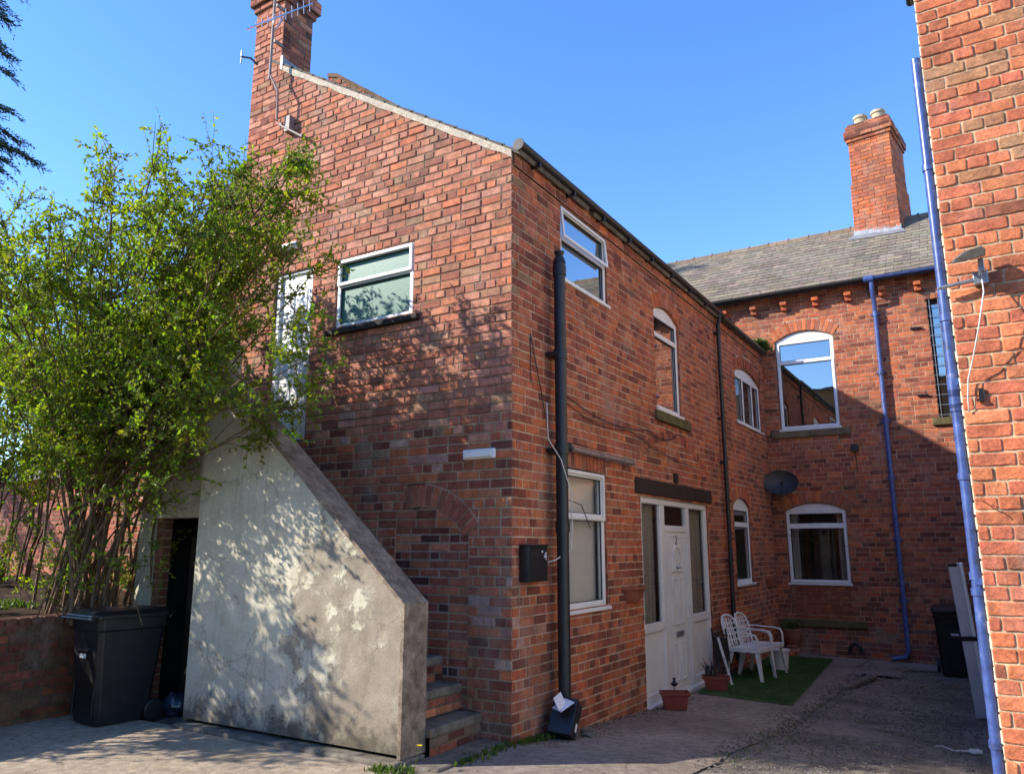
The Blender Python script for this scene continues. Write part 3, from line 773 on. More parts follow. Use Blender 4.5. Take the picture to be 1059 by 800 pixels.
window(wing, WB, 7.41, 9.14, 2.11, 3.0, rise=.15, mull=(8.0, 8.62), fw=.06, n0=-.085, n1=-.03, ledge=True, curtain=[(8.1, 8.35, 2.15, 2.95, M_CURT, -.2)])
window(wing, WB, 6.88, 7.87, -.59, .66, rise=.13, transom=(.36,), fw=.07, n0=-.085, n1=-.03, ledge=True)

# entrance unit on the side wall: door, two sidelights, toplight
en = MB(); zb = -1.84
bx = lambda m, a, b, c, d, n0=-.075, n1=-.02: m.box((a, c, n0), (b, d, n1), WB)
fwj = .06
bx(en, 2.94, 3.0, zb, .6); bx(en, 5.43, 5.49, zb, .6); bx(en, 3.0, 5.43, .52, .6)
bx(en, 3.65, 3.77, zb, .52); bx(en, 4.6, 4.72, zb, .52)
bx(en, 3.77, 4.6, .19, .27)
for a, b in ((3.0, 3.65), (4.72, 5.43)):
    bx(en, a, b, -1.0, -.9); bx(en, a, b, zb, -1.68)
    en.box((a, -1.68, -.06), (b, -1.0, -.045), WB)
    for q in ((a, a+.03), (b-.03, b)): bx(en, q[0], q[1], -.9, .52, -.07, -.03)
en.box((2.94, zb-.03, -.08), (5.49, zb+.05, .03), WB)
entr = en.build('entrance_frame', M_UPVCD, wing, bevel=.006)
g = MB()
for a, b, c, d in ((3.03, 3.62, -.9, .52), (4.75, 5.4, -.9, .52), (3.77, 4.6, .27, .52)): g.add([WB(a, c, -.057), WB(b, c, -.057), WB(b, d, -.057), WB(a, d, -.057)], [(0, 1, 2, 3)])
g.build('pane', M_GLASS, entr)
for a, b in ((3.0, 3.65), (4.72, 5.43)):
    k = MB(); Nn = 40; vs = []
    for i in range(Nn+1):
        u = a+(b-a)*i/Nn; w = math.sin(u*48)*.014+math.sin(u*19)*.014
        vs += [WB(u, -.95, -.13+w), WB(u, .55, -.13+w)]
    k.add(vs, [(2*i, 2*i+2, 2*i+3, 2*i+1) for i in range(Nn)]); k.build('curtain', M_CURT, entr, smooth=True)
room(entr, WB, 2.95, 5.48, -1.8, .59, -.09, .8, M_ROOM)
dr = MB(); dr.box((3.78, zb+.05, -.07), (4.59, .19, -.032), WB)
door = dr.build('door', M_UPVCD, wing, bevel=.008)
dm = MB()
def mould(a, b, c, d, n=-.032, w=.022, t=.014):
    for q in ((a, a+w, c, d), (b-w, b, c, d), (a+w, b-w, c, c+w), (a+w, b-w, d-w, d)): dm.box((q[0], q[2], n), (q[1], q[3], n+t), WB)
mould(3.83, 4.54, zb+.12, .13, w=.012, t=.006)
mould(3.97, 4.15, -.98, -.4); mould(4.22, 4.4, -.98, -.4)
mould(3.97, 4.15, -1.66, -1.2); mould(4.22, 4.4, -1.66, -1.2)
ap = [(4.185+.2*math.cos(t), -.3+.33*math.sin(t)) for t in [PI*i/14 for i in range(15)]]
for i in range(14):
    a, b = ap[i], ap[i+1]; q = lambda p, k: (4.185+(p[0]-4.185)*k, -.3+(p[1]+.3)*k)
    dm.prism([a, b, q(b, .85), q(a, .85)], -.032, -.018, WB)
dm.box((3.985, -.32, -.032), (4.385, -.30, -.018), WB)
dm.build('door_moulding', M_UPVCD, door, bevel=.003)
lb = MB(); lb.box((4.06, -1.13, -.032), (4.33, -1.06, -.016), WB); lb.build('letterbox', M_STEEL, door, bevel=.004)
kn = MB(); kn.tube([WB(4.185, -.26, -.032), WB(4.185, -.26, .0)], .02, 10); kn.tube([WB(4.185, -.26, .0), WB(4.185, -.28, .005)], .03, 10)
kn.build('door_knocker', M_STEEL, door, smooth=True)
hd = MB(); hd.box((4.515, -.92, -.032), (4.545, -.68, -.015), WB); hd.tube([WB(4.53, -.74, -.015), WB(4.53, -.74, .03), WB(4.43, -.74, .035)], .01, 8)
hd.build('handle', M_UPVC, door, bevel=.002)
def text(body, size, M, mat, parent, name, ext=.002):
    cu = bpy.data.curves.new(name, 'FONT'); cu.body = body; cu.size = size; cu.extrude = ext; cu.align_x = 'CENTER'; cu.align_y = 'CENTER'
    t = bpy.data.objects.new(name+'_c', cu); COL.objects.link(t)
    bpy.context.view_layer.update(); dg = bpy.context.evaluated_depsgraph_get()
    me = bpy.data.meshes.new_from_object(t.evaluated_get(dg)); bpy.data.objects.remove(t)
    me.name = name; me.materials.clear(); me.materials.append(mat)
    me.transform(M); o = bpy.data.objects.new(name, me); COL.objects.link(o); o.parent = parent; return o
MBt = lambda y, z, x: Matrix(((0, 0, 1, x), (1, 0, 0, y), (0, 1, 0, z), (0, 0, 0, 1)))
o = text('2', .16, MBt(4.185, .08, -.028), M_BLACKP, door, 'door_number')

# upper door on the gable
f = MB()
for q in ((-3.19, -3.13, 1.13, 3.09), (-2.67, -2.61, 1.13, 3.09), (-3.13, -2.67, 3.03, 3.09)): f.box((q[0], q[2], -.09), (q[1], q[3], -.02), WA)
f.box((-3.13, 1.13, -.08), (-2.67, 3.03, -.05), WA)
for a, b in ((-3.08, -2.92), (-2.88, -2.72)):
    for c, d in ((1.3, 1.95), (2.1, 2.85)): f.box((a, c, -.05), (b, d, -.04), WA)
ud = f.build('upper_door', M_UPVC, wing, bevel=.006)
f = MB(); f.tube([WA(-2.72, 2.05, -.05), WA(-2.72, 2.05, .0), WA(-2.82, 2.05, 0)], .01, 8); f.build('handle', M_STEEL, ud)

# ================================================================== OUTSIDE STAIR
st = thing('outside_staircase', 'rendered concrete stair climbing the gable behind a flaking cream parapet wall', 'staircase', (-1.8, -.6, -1.6))
YO, YI = -1.0, -.73
XE = -.35
# outer face outline (x, z)
par = [(XE, -1.52), (XE, -.43), (-2.13, 1.135), (-2.75, 1.68), (-2.9, 1.68), (-2.9, -1.52)]
mb = MB()
Wp = lambda x, z, y: (x, y, z)
# outer face subdivided for slight waviness
def face_grid(mb, y, x0, x1, topf, zb, nx=40, nz=30, amp=.006):
    idx = {}
    vs = []; fs = []
    for i in range(nx+1):
        x = x0+(x1-x0)*i/nx; zt = topf(x)
        for j in range(nz+1):
            z = zb+(zt-zb)*j/nz
            vs.append((x, y+amp*noise.noise((x*1.7, z*1.7, 3))*(1 if 0 < i < nx and 0 < j < nz else 0), z))
    for i in range(nx):
        for j in range(nz): fs.append((i*(nz+1)+j, (i+1)*(nz+1)+j, (i+1)*(nz+1)+j+1, i*(nz+1)+j+1))
    mb.add(vs, fs)
tp = lambda x: min(1.68, -.46+(XE-x)*.879)
face_grid(mb, YO, -2.9, XE-.02, tp, -1.52)
mb.add([(-2.9, YO, -1.6), (-2.9, YI, -1.6), (-2.9, YI, 1.68), (-2.9, YO, 1.68)], [(0, 1, 2, 3)])
mb.add([(-2.9, YI, -1.6), (XE-.02, YI, -1.6), (XE-.02, YI, -.46), (-2.78, YI, 1.68), (-2.9, YI, 1.68)], [(4, 3, 2, 1, 0)])
mb.add([(XE-.02, YO, -1.52), (XE-.02, YI, -1.52), (XE-.02, YI, -.46), (XE-.02, YO, -.46)], [(0, 1, 2, 3)])
# landing wall with the store doorway, set back
LW = -.78
mb.add([(-3.87, LW, .29), (-2.9, LW, .29), (-2.9, LW, 2.05), (-3.87, LW, 2.05)], [(0, 1, 2, 3)])
mb.add([(-4.15, LW, -1.7), (-3.99, LW, -1.7), (-3.99, LW, 2.05), (-4.15, LW, 2.05)], [(0, 1, 2, 3)])
mb.add([(-3.99, LW, .29), (-3.87, LW, .29), (-3.87, LW, 2.05), (-3.99, LW, 2.05)], [(0, 1, 2, 3)])
mb.add([(-4.15, LW, -1.7), (-4.15, 0, -1.7), (-4.15, 0, 2.05), (-4.15, LW, 2.05)], [(3, 2, 1, 0)])
mb.add([(-3.99, LW, -1.7), (-3.99, LW+.12, -1.7), (-3.99, LW+.12, .29), (-3.99, LW, .29)], [(0, 1, 2, 3)])
mb.add([(-3.99, LW, .29), (-2.9, LW, .29), (-2.9, LW+.2, .29), (-3.99, LW+.2, .29)], [(0, 1, 2, 3)])
mb.add([(-4.15, LW+.15, 2.05), (-2.9, LW+.15, 2.05), (-2.9, LW, 2.05), (-4.15, LW, 2.05), ], [(3, 2, 1, 0)])
mb.add([(-4.15, LW+.15, 1.1), (-2.9, LW+.15, 1.1), (-2.9, LW+.15, 2.05), (-4.15, LW+.15, 2.05)], [(3, 2, 1, 0)])
mb.add([(-2.9, YI, 1.1), (-2.9, LW+.15, 1.1), (-2.9, LW+.15, 2.05), (-2.9, YO, 2.05), (-2.9, YO, 1.68), (-2.9, YI, 1.68)], [(0, 1, 2, 3, 4, 5)])
pw = mb.build('parapet_wall', M_REND, st)
# coping: end post and raking top
mb = MB()
c = [(XE, -1.545), (XE, -.43), (-2.75, 1.68+.03), (-4.0, 1.71+.35)][:3]
def slab(a, b, y0, y1, th):
    d = Vector((b[0]-a[0], 0, b[1]-a[1])).normalized(); n = Vector((d.z, 0, -d.x)); n = n if n.z > 0 or (abs(n.z) < .2 and n.x > 0) else -n
    return d, n
N = 26; vs = []; fs = []
def rail(pts, y0, y1, th):
    b = MB(); V = []; m = len(pts)
    nr = []
    for i in range(m):
        a = Vector((pts[max(i-1, 0)][0], 0, pts[max(i-1, 0)][1])); c_ = Vector((pts[min(i+1, m-1)][0], 0, pts[min(i+1, m-1)][1])); d = (c_-a).normalized()
        nr.append(Vector((-d.z, 0, d.x)) if (-d.z) < 0 and d.x > 0 else (Vector((d.z, 0, -d.x))))
    return nr
P1 = Vector((XE, 0, -1.545)); P2 = Vector((XE, 0, -.43)); P3 = Vector((-2.78, 0, 1.705))
dk = (P3-P2).normalized(); nk = Vector((-dk.z, 0, dk.x)); nk = nk if nk.z > 0 else -nk
inn2 = Vector((XE-.03, 0, -.43-.012)); inn3 = P3-nk*.03
ys = [YO-.012+(YI+.012-YO+.012)*i/6 for i in range(7)]
def strip(A, B, n, amp, nrm):
    vs = []; fs = []
    for i in range(n+1):
        p = A.lerp(B, i/n)
        for j, y in enumerate(ys):
            e = amp*(noise.noise((p.x*9, y*9, p.z*9))+.6*noise.noise((p.x*25, y*25, p.z*25)))
            vs.append((p.x+nrm.x*e, y+(e*.5 if j in (0, 6) else 0), p.z+nrm.z*e))
    k = len(ys)
    for i in range(n):
        for j in range(k-1): fs.append((i*k+j, i*k+j+1, (i+1)*k+j+1, (i+1)*k+j))
    mb.add(vs, fs)
    return vs
strip(P1, P2, 14, .004, Vector((1, 0, 0))); strip(P2, P3, 40, .005, nk)
for y, s_ in ((YO-.012, 1), (YI+.012, -1)):
    f1 = [(P1.x, y, P1.z), (P2.x, y, P2.z), (inn2.x, y, inn2.z), (XE-.035, y, P1.z)]
    f2 = [(P2.x, y, P2.z), (P3.x, y, P3.z), (inn3.x, y, inn3.z), (inn2.x, y, inn2.z)]
    mb.add(f1, [(0, 1, 2, 3)]); mb.add(f2, [(0, 1, 2, 3)])
mb.add([(P1.x, YO-.012, P1.z), (P1.x, YI+.012, P1.z), (XE-.035, YI+.012, P1.z), (XE-.035, YO-.012, P1.z)], [(0, 1, 2, 3)])
mb.build('coping', M_COPE, st)
mb = MB(); mb.box((-2.92, YO-.10, -1.75), (XE+.02, YI, -1.55)); mb.box((XE+.02, -.98, -1.75), (-.03, -.01, -1.575))
mb.build('plinth', M_STEP, st, bevel=.02)
# steps: concrete tread on brick riser
rS = random.Random(4)
xs0 = -.30; going = .205; rise_ = .213; z = -1.575
for i in range(13):
    x = xs0-going*i; zt = -1.575+rise_*(i+1) - (.01 if i == 0 else 0)
    t = MB()
    xi = x; xb = x-going-.08 if i < 12 else -4.13
    n = 8; vs = []
    yl = -.725
    t.box((xb, yl, zt-.075), (xi+.015, -.022, zt))
    s = t.build('step', M_STEP, st, bevel=.018)
    m2 = MB(); W2 = lambda u, v, nn, x=xi: (x+nn, yl+u, v)
    brick_wall(m2, W2, 0, .70, zt-rise_, zt-.07, [], lambda u, v, rr, w: jit(rr.choice(RED+DARKB+[lin(120, 100, 84)]), .2), lambda u, v, rr: jit(lin(110, 96, 78), .1), rS, course=.07, headerrow=0, proud=.004)
    m2.build('riser', M_BR, s)
# store interior and doorway jamb
mb = MB(); mb.box((-3.99, LW+.1, -1.7), (-3.885, LW+.19, .285)); 
brick_wall(mb, frame((-3.88, LW+.1, 0), (0, 1, 0), (1, 0, 0)), 0, .1, -1.7, .29, [], lambda u, v, rr, w: jit(lin(134, 88, 70), .15), mortA, rS, headerrow=0)
brick_wall(mb, frame((-3.985, LW+.094, 0), (1, 0, 0), (0, -1, 0)), 0, .105, -1.7, .29, [], lambda u, v, rr, w: jit(lin(150, 106, 84), .15), mortA, rS, headerrow=0)
mb.c = [c if c != (1, 1, 1) else lin(130, 86, 70) for c in mb.c]
mb.build('door_jamb', M_BR, st)
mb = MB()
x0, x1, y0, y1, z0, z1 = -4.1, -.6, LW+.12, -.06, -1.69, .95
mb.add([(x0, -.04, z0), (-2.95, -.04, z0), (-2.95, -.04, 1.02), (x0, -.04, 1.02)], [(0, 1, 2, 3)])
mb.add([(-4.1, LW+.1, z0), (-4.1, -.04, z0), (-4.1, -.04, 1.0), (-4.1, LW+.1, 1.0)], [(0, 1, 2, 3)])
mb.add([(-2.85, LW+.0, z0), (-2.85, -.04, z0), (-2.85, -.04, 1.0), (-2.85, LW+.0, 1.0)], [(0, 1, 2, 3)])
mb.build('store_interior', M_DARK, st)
mb = MB()
mb.box((-3.66, -.5, -1.62), (-3.5, -.4, .1), None); mb.box((-3.4, -.45, -1.62), (-3.36, -.41, .2))
mb.tube([(-3.6, -.6, -1.6), (-3.15, -.45, -.2)], .02, 8)
mb.build('stored_timber', M_WOOD, st)

# ================================================================== MAIN HOUSE (C)
house = thing('main_house', 'far brick house with grey slate roof, corbelled eaves and tall chimney closing the yard', 'house', (3, 11, -1.9))
def pickC2(u, v, rr, w): return pickC(u, v, rr, w)
hC = [Hole(.27, 1.35, 2.18, 3.93, rise=.17, ring=.22, depth=.1, pal=orange_arch),
      Hole(.24, 1.31, -.66, .66, rise=.14, ring=.22, depth=.1, pal=orange_arch),
      Hole(2.96, 3.62, 2.2, 4.36, soldier=.1, depth=.14)]
rC = random.Random(14); mb = MB()
brick_wall(mb, WC, -3.8, 8.0, -2.22, 4.9, hC, pickC2, mortC, rC, proud=.005, ch=.004, gap=.0105)
mb.build('yard_wall', M_BR, house)
mb = MB()
mb.box((-3.8, 9.8, -2.2), (-3.7, 14.6, 4.85), None, lin(150, 82, 62)); mb.box((7.9, 9.8, -2.2), (8.0, 14.6, 4.85), None, lin(150, 82, 62)); mb.box((-3.8, 14.5, -2.2), (8, 14.6, 4.85), None, lin(150, 82, 62))
mb.box((-3.8, 9.46, -2.2), (-3.75, 9.8, 4.7), None, lin(150, 82, 62))
mb.build('rear_wall', M_BR, house); mb = MB()
# brick infill below the lower window and old stone sills
brick_wall(mb, lambda u, v, n: WC(u, v, n+.004), .26, 1.29, -1.285, -.70, [], lambda u, v, rr, w: jit(lin(146, 88, 62), .12), mortC, rC, course=.079, L=.2, headerrow=0)
mb.build('infill_panel', M_BR, house)
mb = MB(); mb.box((.08, -1.41, -.02), (1.5, -1.29, .07), WC); mb.build('old_stone_sill', M_MOSS, house, bevel=.012)
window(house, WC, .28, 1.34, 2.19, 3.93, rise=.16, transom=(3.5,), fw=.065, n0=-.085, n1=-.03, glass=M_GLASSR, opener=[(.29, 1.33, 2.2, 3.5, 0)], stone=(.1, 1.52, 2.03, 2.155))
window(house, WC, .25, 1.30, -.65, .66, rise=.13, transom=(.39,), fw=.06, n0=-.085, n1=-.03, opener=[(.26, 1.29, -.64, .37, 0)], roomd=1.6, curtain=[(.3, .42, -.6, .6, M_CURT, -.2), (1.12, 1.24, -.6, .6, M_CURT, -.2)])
# barred window
f = MB()
for q in ((2.97, 3.03, 2.22, 4.34), (3.55, 3.61, 2.22, 4.34), (3.03, 3.55, 2.22, 2.28), (3.03, 3.55, 4.28, 4.34)): f.box((q[0], q[2], -.13), (q[1], q[3], -.08), WC)
bw = f.build('barred_window', M_WOOD, house, bevel=.004)
f = MB(); f.add([WC(3.03, 2.28, -.105), WC(3.55, 2.28, -.105), WC(3.55, 4.28, -.105), WC(3.03, 4.28, -.105)], [(0, 1, 2, 3)]); f.build('pane', M_GLASSR, bw)
f = MB()
for i in range(12): f.tube([WC(2.97, 2.25+.18*i, -.015), WC(3.6, 2.25+.18*i, -.015)], .007, 6)
for i in range(5): f.tube([WC(3.0+.14*i, 2.2, -.015), WC(3.0+.14*i, 4.35, -.015)], .007, 6)
f.build('window_grille', M_STEEL, bw)
room(bw, WC, 2.97, 3.61, 2.21, 4.35, -.14, .5, M_DARK)
f = MB(); f.box((2.85, 2.07, -.08), (3.75, 2.2, .06), WC); f.build('stone_sill', M_MOSS, bw, bevel=.012)
f = MB()
for z in (3.85, 2.62):
    f = MB(); f.tube([WC(2.66, z, .03), WC(2.84, z, .03)], .018, 8); f.box((2.72, z-.02, 0), (2.76, z+.02, .04), WC); f.build('shutter_hinge', M_BLACKP, bw)
# oversailing brick eaves + corbels
mb = MB(); brick_wall(mb, lambda u, v, n: WC(u, v, n+.03), -3.8, 8, 4.68, 4.86, [], pickC, mortC, rC, headerrow=0)
mb.box((-3.8, 4.674, -.01), (8, 4.68, .03), WC, lin(110, 64, 52)); mb.build('eaves_band', M_BR, house)
u = -.72
while u < 7.8:
    k = MB(); k.box((u, 4.62, 0), (u+.12, 4.70, .16), WC, jit(ORNG[0], .1)); k.box((u+.004, 4.53, 0), (u+.116, 4.612, .1), WC, jit(ORNG[1], .1))
    k.build('corbel', M_BR, house, bevel=.006); u += .585
# roof
SL = .735; YE = 9.2; ZE = 4.88; YR = 12.0; ZR = ZE+SL*(YR-YE)
def pickS(rr): return jit(rr.choice([lin(128, 119, 104), lin(122, 113, 99), lin(134, 124, 108), lin(116, 108, 95), lin(138, 127, 109)]), .06, rr)
mb = MB(); rr = random.Random(8)
d = Vector((0, YR-YE, ZR-ZE)); Ln = d.length; d.normalize(); nr_ = Vector((0, -d.z, d.y))
rows = int(Ln/.19)
for i in range(rows+1):
    x = -5.2+(.14 if i % 2 else 0)
    while x < 9.5:
        w = .28; p = Vector((x, YE, ZE))+d*(i*Ln/rows)+d*rr.uniform(-.006, .006); q = p+d*(Ln/rows+.03)
        c = pickS(rr); lift = .014+rr.uniform(0, .006); tl = rr.uniform(-.004, .004)
        a0 = p+nr_*lift; a1 = Vector((x+w-.006, p.y, p.z+tl))+nr_*lift; b1 = Vector((x+w-.006, q.y, q.z))+nr_*.004; b0 = q+nr_*.004
        g0 = p-nr_*.004; g1 = Vector((x+w-.006, p.y, p.z))-nr_*.004
        mb.add([a0, a1, b1, b0, g0, g1], [(0, 1, 2, 3), (4, 5, 1, 0), (5, 2, 1), (4, 0, 3)], c)
        x += w
mb.add([(-5.2, YE, ZE-.01), (9.5, YE, ZE-.01), (9.5, YR, ZR-.01), (-5.2, YR, ZR-.01)], [(0, 1, 2, 3)], lin(60, 56, 50))
mb.add([(-5.2, YR*2-YE, ZE-.01), (9.5, YR*2-YE, ZE-.01), (9.5, YR, ZR-.01), (-5.2, YR, ZR-.01)], [(3, 2, 1, 0)], lin(90, 86, 80))
rf = mb.build('roof', M_SLATE, house)
mb = MB(); x = -5.2
while x < 9.4:
    pts = [(x+.005, YR-.11, ZR-.07), (x+.005, YR-.06, ZR+.02), (x+.005, YR, ZR+.05), (x+.005, YR+.06, ZR+.02), (x+.005, YR+.11, ZR-.07)]
    c = jit(lin(120, 104, 86), .15)
    mb.add(pts+[(p[0]+.44, p[1], p[2]) for p in pts], [(i, i+1, 6+i, 5+i) for i in range(4)]+[(0, 1, 2, 3, 4)][:1], c)
    mb.tube([(x+.44, YR, ZR+.04), (x+.44, YR, ZR+.085)], .02, 6, c); x += .45
mb.build('ridge_tiles', M_SLATE, rf)
mb = MB()
for (x, y, z, sx, sz) in ((-1.4, 0, 0, 0, 0),):
    pass
mb.add([(-5.2, YE-.01, ZE-.03), (9.5, YE-.01, ZE-.03), (9.5, 9.45, ZE-.03), (-5.2, 9.45, ZE-.03)], [(0, 1, 2, 3)]); mb.box((-5.2, YE, ZE-.1), (9.5, YE+.02, ZE-.005))
mb.build('soffit', M_WOOD, house)
mb = MB(); gutter_profile(mb, WC, -3.8, 1.98, ZE-.02, .2, .055)
mb.build('gutter', M_GUT, house, bevel=.002)
mb = MB(); gutter_profile(mb, WC, 1.98, 8, ZE-.02, .2, .055); mb.tube([WC(2.0, ZE-.05, .257), WC(2.16, ZE-.05, .257)], .067, 14)
mb.build('blue_gutter', M_BLUE, house, bevel=.002)
mb = MB(); X = 2.12
mb.tube([WC(X, 4.76, .25), WC(X, 4.62, .25), WC(X, 4.42, .09), WC(X, 4.2, .075), WC(X, -1.72, .075), WC(X-.05, -1.83, .1), WC(X-.25, -1.86, .13)], .04, 14)
for z in (4.2, 3.1, 2.2, 1.2, .13, -.9): mb.tube([WC(X, z-.04, .075), WC(X, z+.04, .075)], .052, 14); mb.box((X-.08, z-.012, 0), (X+.08, z+.012, .07), WC)
mb.build('blue_downpipe', M_BLUE, house, smooth='auto')
# chimney of the main house (slightly turned)
cx0, cy0 = 2.2, 12.1; ang = math.radians(-7)
def TR(p):
    dx, dy = p[0]-cx0, p[1]-cy0; return (cx0+dx*math.cos(ang)-dy*math.sin(ang), cy0+dx*math.sin(ang)+dy*math.cos(ang), p[2])
mb = MB(); rc = random.Random(6)
pkc = lambda u, v, rr, w: jit(rr.choice(ORNG+RED[:3]) if v < 8.9 else rr.choice(DARKB+RED), .13)
mtc = lambda u, v, rr: jit(lin(140, 92, 68), .1)
hw, hd_ = .42, .62
S = lambda e, z0, z1: stack(mb, cx0-hw-e, cx0+hw+e, cy0-hd_-e, cy0+hd_+e, z0, z1, pkc, mtc, rc, W0=TR, headerrow=0)
S(.03, 5.9, 7.7); S(.0, 7.7, 8.78); S(.035, 8.78, 8.86); S(.07, 8.86, 8.98); S(.035, 8.98, 9.12); S(.0, 9.12, 9.2)
hc = mb.build('chimney', M_BR, house)
for dx in (-.2, .17):
    for dy in (-.28,):
        p = TR((cx0+dx, cy0+dy, 0)); k = MB()
        k.lathe([(.12, 9.18), (.13, 9.22), (.12, 9.26), (.13, 9.42), (.155, 9.44), (.15, 9.5), (.10, 9.5), (.09, 9.3)], (p[0], p[1], 0), 18)
        k.build('chimney_pot', M_ACROT, hc, smooth='auto')
k = MB(); a = TR((cx0-hw-.05, cy0-hd_-.05, 0)); b = TR((cx0+hw+.05, cy0-hd_-.05, 0))
zf = lambda y: ZE+SL*(y-YE)
k.add([(a[0], a[1], zf(a[1])+.03), (b[0], b[1], zf(b[1])+.03), (b[0], b[1]+.02, zf(b[1])+.16), (a[0], a[1]+.02, zf(a[1])+.16)], [(0, 1, 2, 3)])
k.add([(a[0]-.1, a[1]-.22, zf(a[1]-.22)+.03), (b[0]+.08, b[1]-.2, zf(b[1]-.2)+.03), (b[0]+.03, b[1], zf(b[1])+.035), (a[0]-.03, a[1], zf(a[1])+.035)], [(0, 1, 2, 3)])
k.build('lead_flashing', M_LEAD, hc)

# ================================================================== RIGHT BUILDING (D)
rb = thing('near_brick_building', 'near orange brick building at the right edge, worn bricks in full sun', 'building', (6, 3, -1.8))
rD = random.Random(21); mb = MB()
brick_wall(mb, WD, 0, 2.6, -2.2, 4.6, [], pickD, mortD, rD, course=.086, L=.24, gap=.009, proud=.0075, ch=.005, rounded=True, headerrow=3)
mb.build('front_wall', M_BRD, rb)
mb = MB(); hDs = [Hole(3.2, 4.1, -.2, 1.1, depth=.1)]
brick_wall(mb, WDs, 0, 8.2, -2.2, 4.6, hDs, lambda u, v, rr, w: jit(lin(222, 208, 184), .05), lambda u, v, rr: jit(lin(214, 200, 176), .05), rD)  # unseen face, cream colour invented to bounce warm light into the shaded yard
mb.add([WD(2.6, -2.2, 0), WD(8, -2.2, 0), WD(8, 4.6, 0), WD(2.6, 4.6, 0)], [(0, 1, 2, 3)], lin(180, 90, 60))
mb.add([WDs(8.2, -2.2, 0), WDs(8.2, -2.2, -5), WDs(8.2, 4.6, -5), WDs(8.2, 4.6, 0)], [(0, 1, 2, 3)], lin(150, 80, 60))
mb.build('cream_bounce_side_wall', M_BRD, rb)
window(rb, WDs, 3.21, 4.09, -.19, 1.09, transom=(.7,), fw=.06)
mb = MB()
roof_pts = [(-.15, 4.5), (2.6, 7.0)]
for i in range(14):
    a = i/14; b_ = (i+1)/14+.01
    p = (3.56+2.6*a, 4.62+2.0*a); q = (3.56+2.6*b_, 4.62+2.0*b_)
    mb.add([(p[0], -.55, p[1]), (p[0], 7.9, p[1]), (q[0], 7.9, q[1]), (q[0], -.55, q[1]), (p[0], -.55, p[1]+.05), (p[0], 7.9, p[1]+.05), (q[0], 7.9, q[1]+.03), (q[0], -.55, q[1]+.03)],
           [(0,3,2,1),(4,5,6,7),(0,1,5,4),(1,2,6,5),(2,3,7,6),(3,0,4,7)], jit(lin(100, 96, 90), .15))
mb.build('roof', M_SLATE, rb)
mb = MB(); brick_wall(mb, lambda u, v, n: WD(u, v, n+.0), 0, 2.6, 4.6, 6.5, [], pickD, mortD, rD, top=lambda u: 4.6+u*.75, course=.086, L=.24, gap=.01, proud=.009)
mb.build('gable_wall', M_BRD, rb)
mb = MB()
P = 3.448; yy = -.36
mb.tube([(P, yy, -1.75), (P, yy, 3.25)], .030, 16)
for z in (2.45, 1.42, .93, .84, .42, -.17, -.26, -1.1):
    mb.tube([(P, yy, z-.022), (P, yy, z+.022)], .037, 16)
mb.tube([(P, yy, .84), (P, yy, 1.02)], .037, 16)
for z in (1.0, -.2): mb.box((P-.01, yy-.035, z-.02), (P+.06, yy+.035, z+.02))
mb.build('blue_downpipe', M_BLUE, rb, smooth='auto')
mb = MB(); gutter_profile(mb, WDs, -.1, .5, 4.0, .005, .03) 
mb.build('gutter', M_GUT, rb, bevel=.002)

# ================================================================== BUILDING BEHIND THE CAMERA (seen in the window reflections)
ob = thing('opposite_house', 'plain brick house seen only as a dark reflection in the arched upper window', 'house', (-1, -18, -1.6))
mb = MB(); c = lin(150, 112, 78)
WO = frame((-10, -16, 0), (1, 0, 0), (0, 1, 0))
rO = random.Random(9)
hO = [Hole(a, a+1.1, z, z+1.4, depth=.1) for a in (2.0, 5.6, 9.4, 13.0) for z in (-.6, 3.0, 5.9)]
u_, v_ = 18, 7.7
segs = None
ys_ = sorted(set([-1.7, v_]+[h.v0 for h in hO]+[h.v1 for h in hO])); xs_ = sorted(set([0, u_]+[h.u0 for h in hO]+[h.u1 for h in hO]))
for i in range(len(xs_)-1):
    for j in range(len(ys_)-1):
        a, b, e, f_ = xs_[i], xs_[i+1], ys_[j], ys_[j+1]
        if any(h.u0 <= a and b <= h.u1 and h.v0 <= e and f_ <= h.v1 for h in hO): continue
        mb.add([WO(a, e, 0), WO(b, e, 0), WO(b, f_, 0), WO(a, f_, 0)], [(0, 1, 2, 3)], c)
for q in (((0,-1.7,0),(0,-1.7,-5),(0,7.7,-5),(0,7.7,0)), ((18,-1.7,0),(18,-1.7,-5),(18,7.7,-5),(18,7.7,0)), ((0,-1.7,-5),(18,-1.7,-5),(18,7.7,-5),(0,7.7,-5))):
    mb.add([WO(*p) for p in q], [(0, 1, 2, 3)], c)
mb.build('wall', M_BR, ob)
mb = MB(); mb.box((-.1, 7.7, -5.1), (18.1, 7.85, .1), WO, lin(100, 96, 90))
mb.build('roof', M_SLATE, ob)
for h in hO:
    w = MB()
    for q in ((h.u0, h.u0+.07, h.v0, h.v1), (h.u1-.07, h.u1, h.v0, h.v1), (h.u0+.07, h.u1-.07, h.v0, h.v0+.07), (h.u0+.07, h.u1-.07, h.v1-.07, h.v1), (h.u0+.5, h.u0+.56, h.v0+.07, h.v1-.07)):
        w.box((q[0], q[2], -.1), (q[1], q[3], -.03), WO)
    wo = w.build('window', M_UPVC, ob)
    w = MB(); w.add([WO(h.u0+.05, h.v0+.05, -.08), WO(h.u1-.05, h.v0+.05, -.08), WO(h.u1-.05, h.v1-.05, -.08), WO(h.u0+.05, h.v1-.05, -.08)], [(0, 1, 2, 3)]); w.build('pane', M_GLASSR, wo)
    w = MB(); w.add([WO(h.u0, h.v0, -.4), WO(h.u1, h.v0, -.4), WO(h.u1, h.v1, -.4), WO(h.u0, h.v1, -.4)], [(0, 1, 2, 3)]); w.build('window_recess', M_DARK, wo)

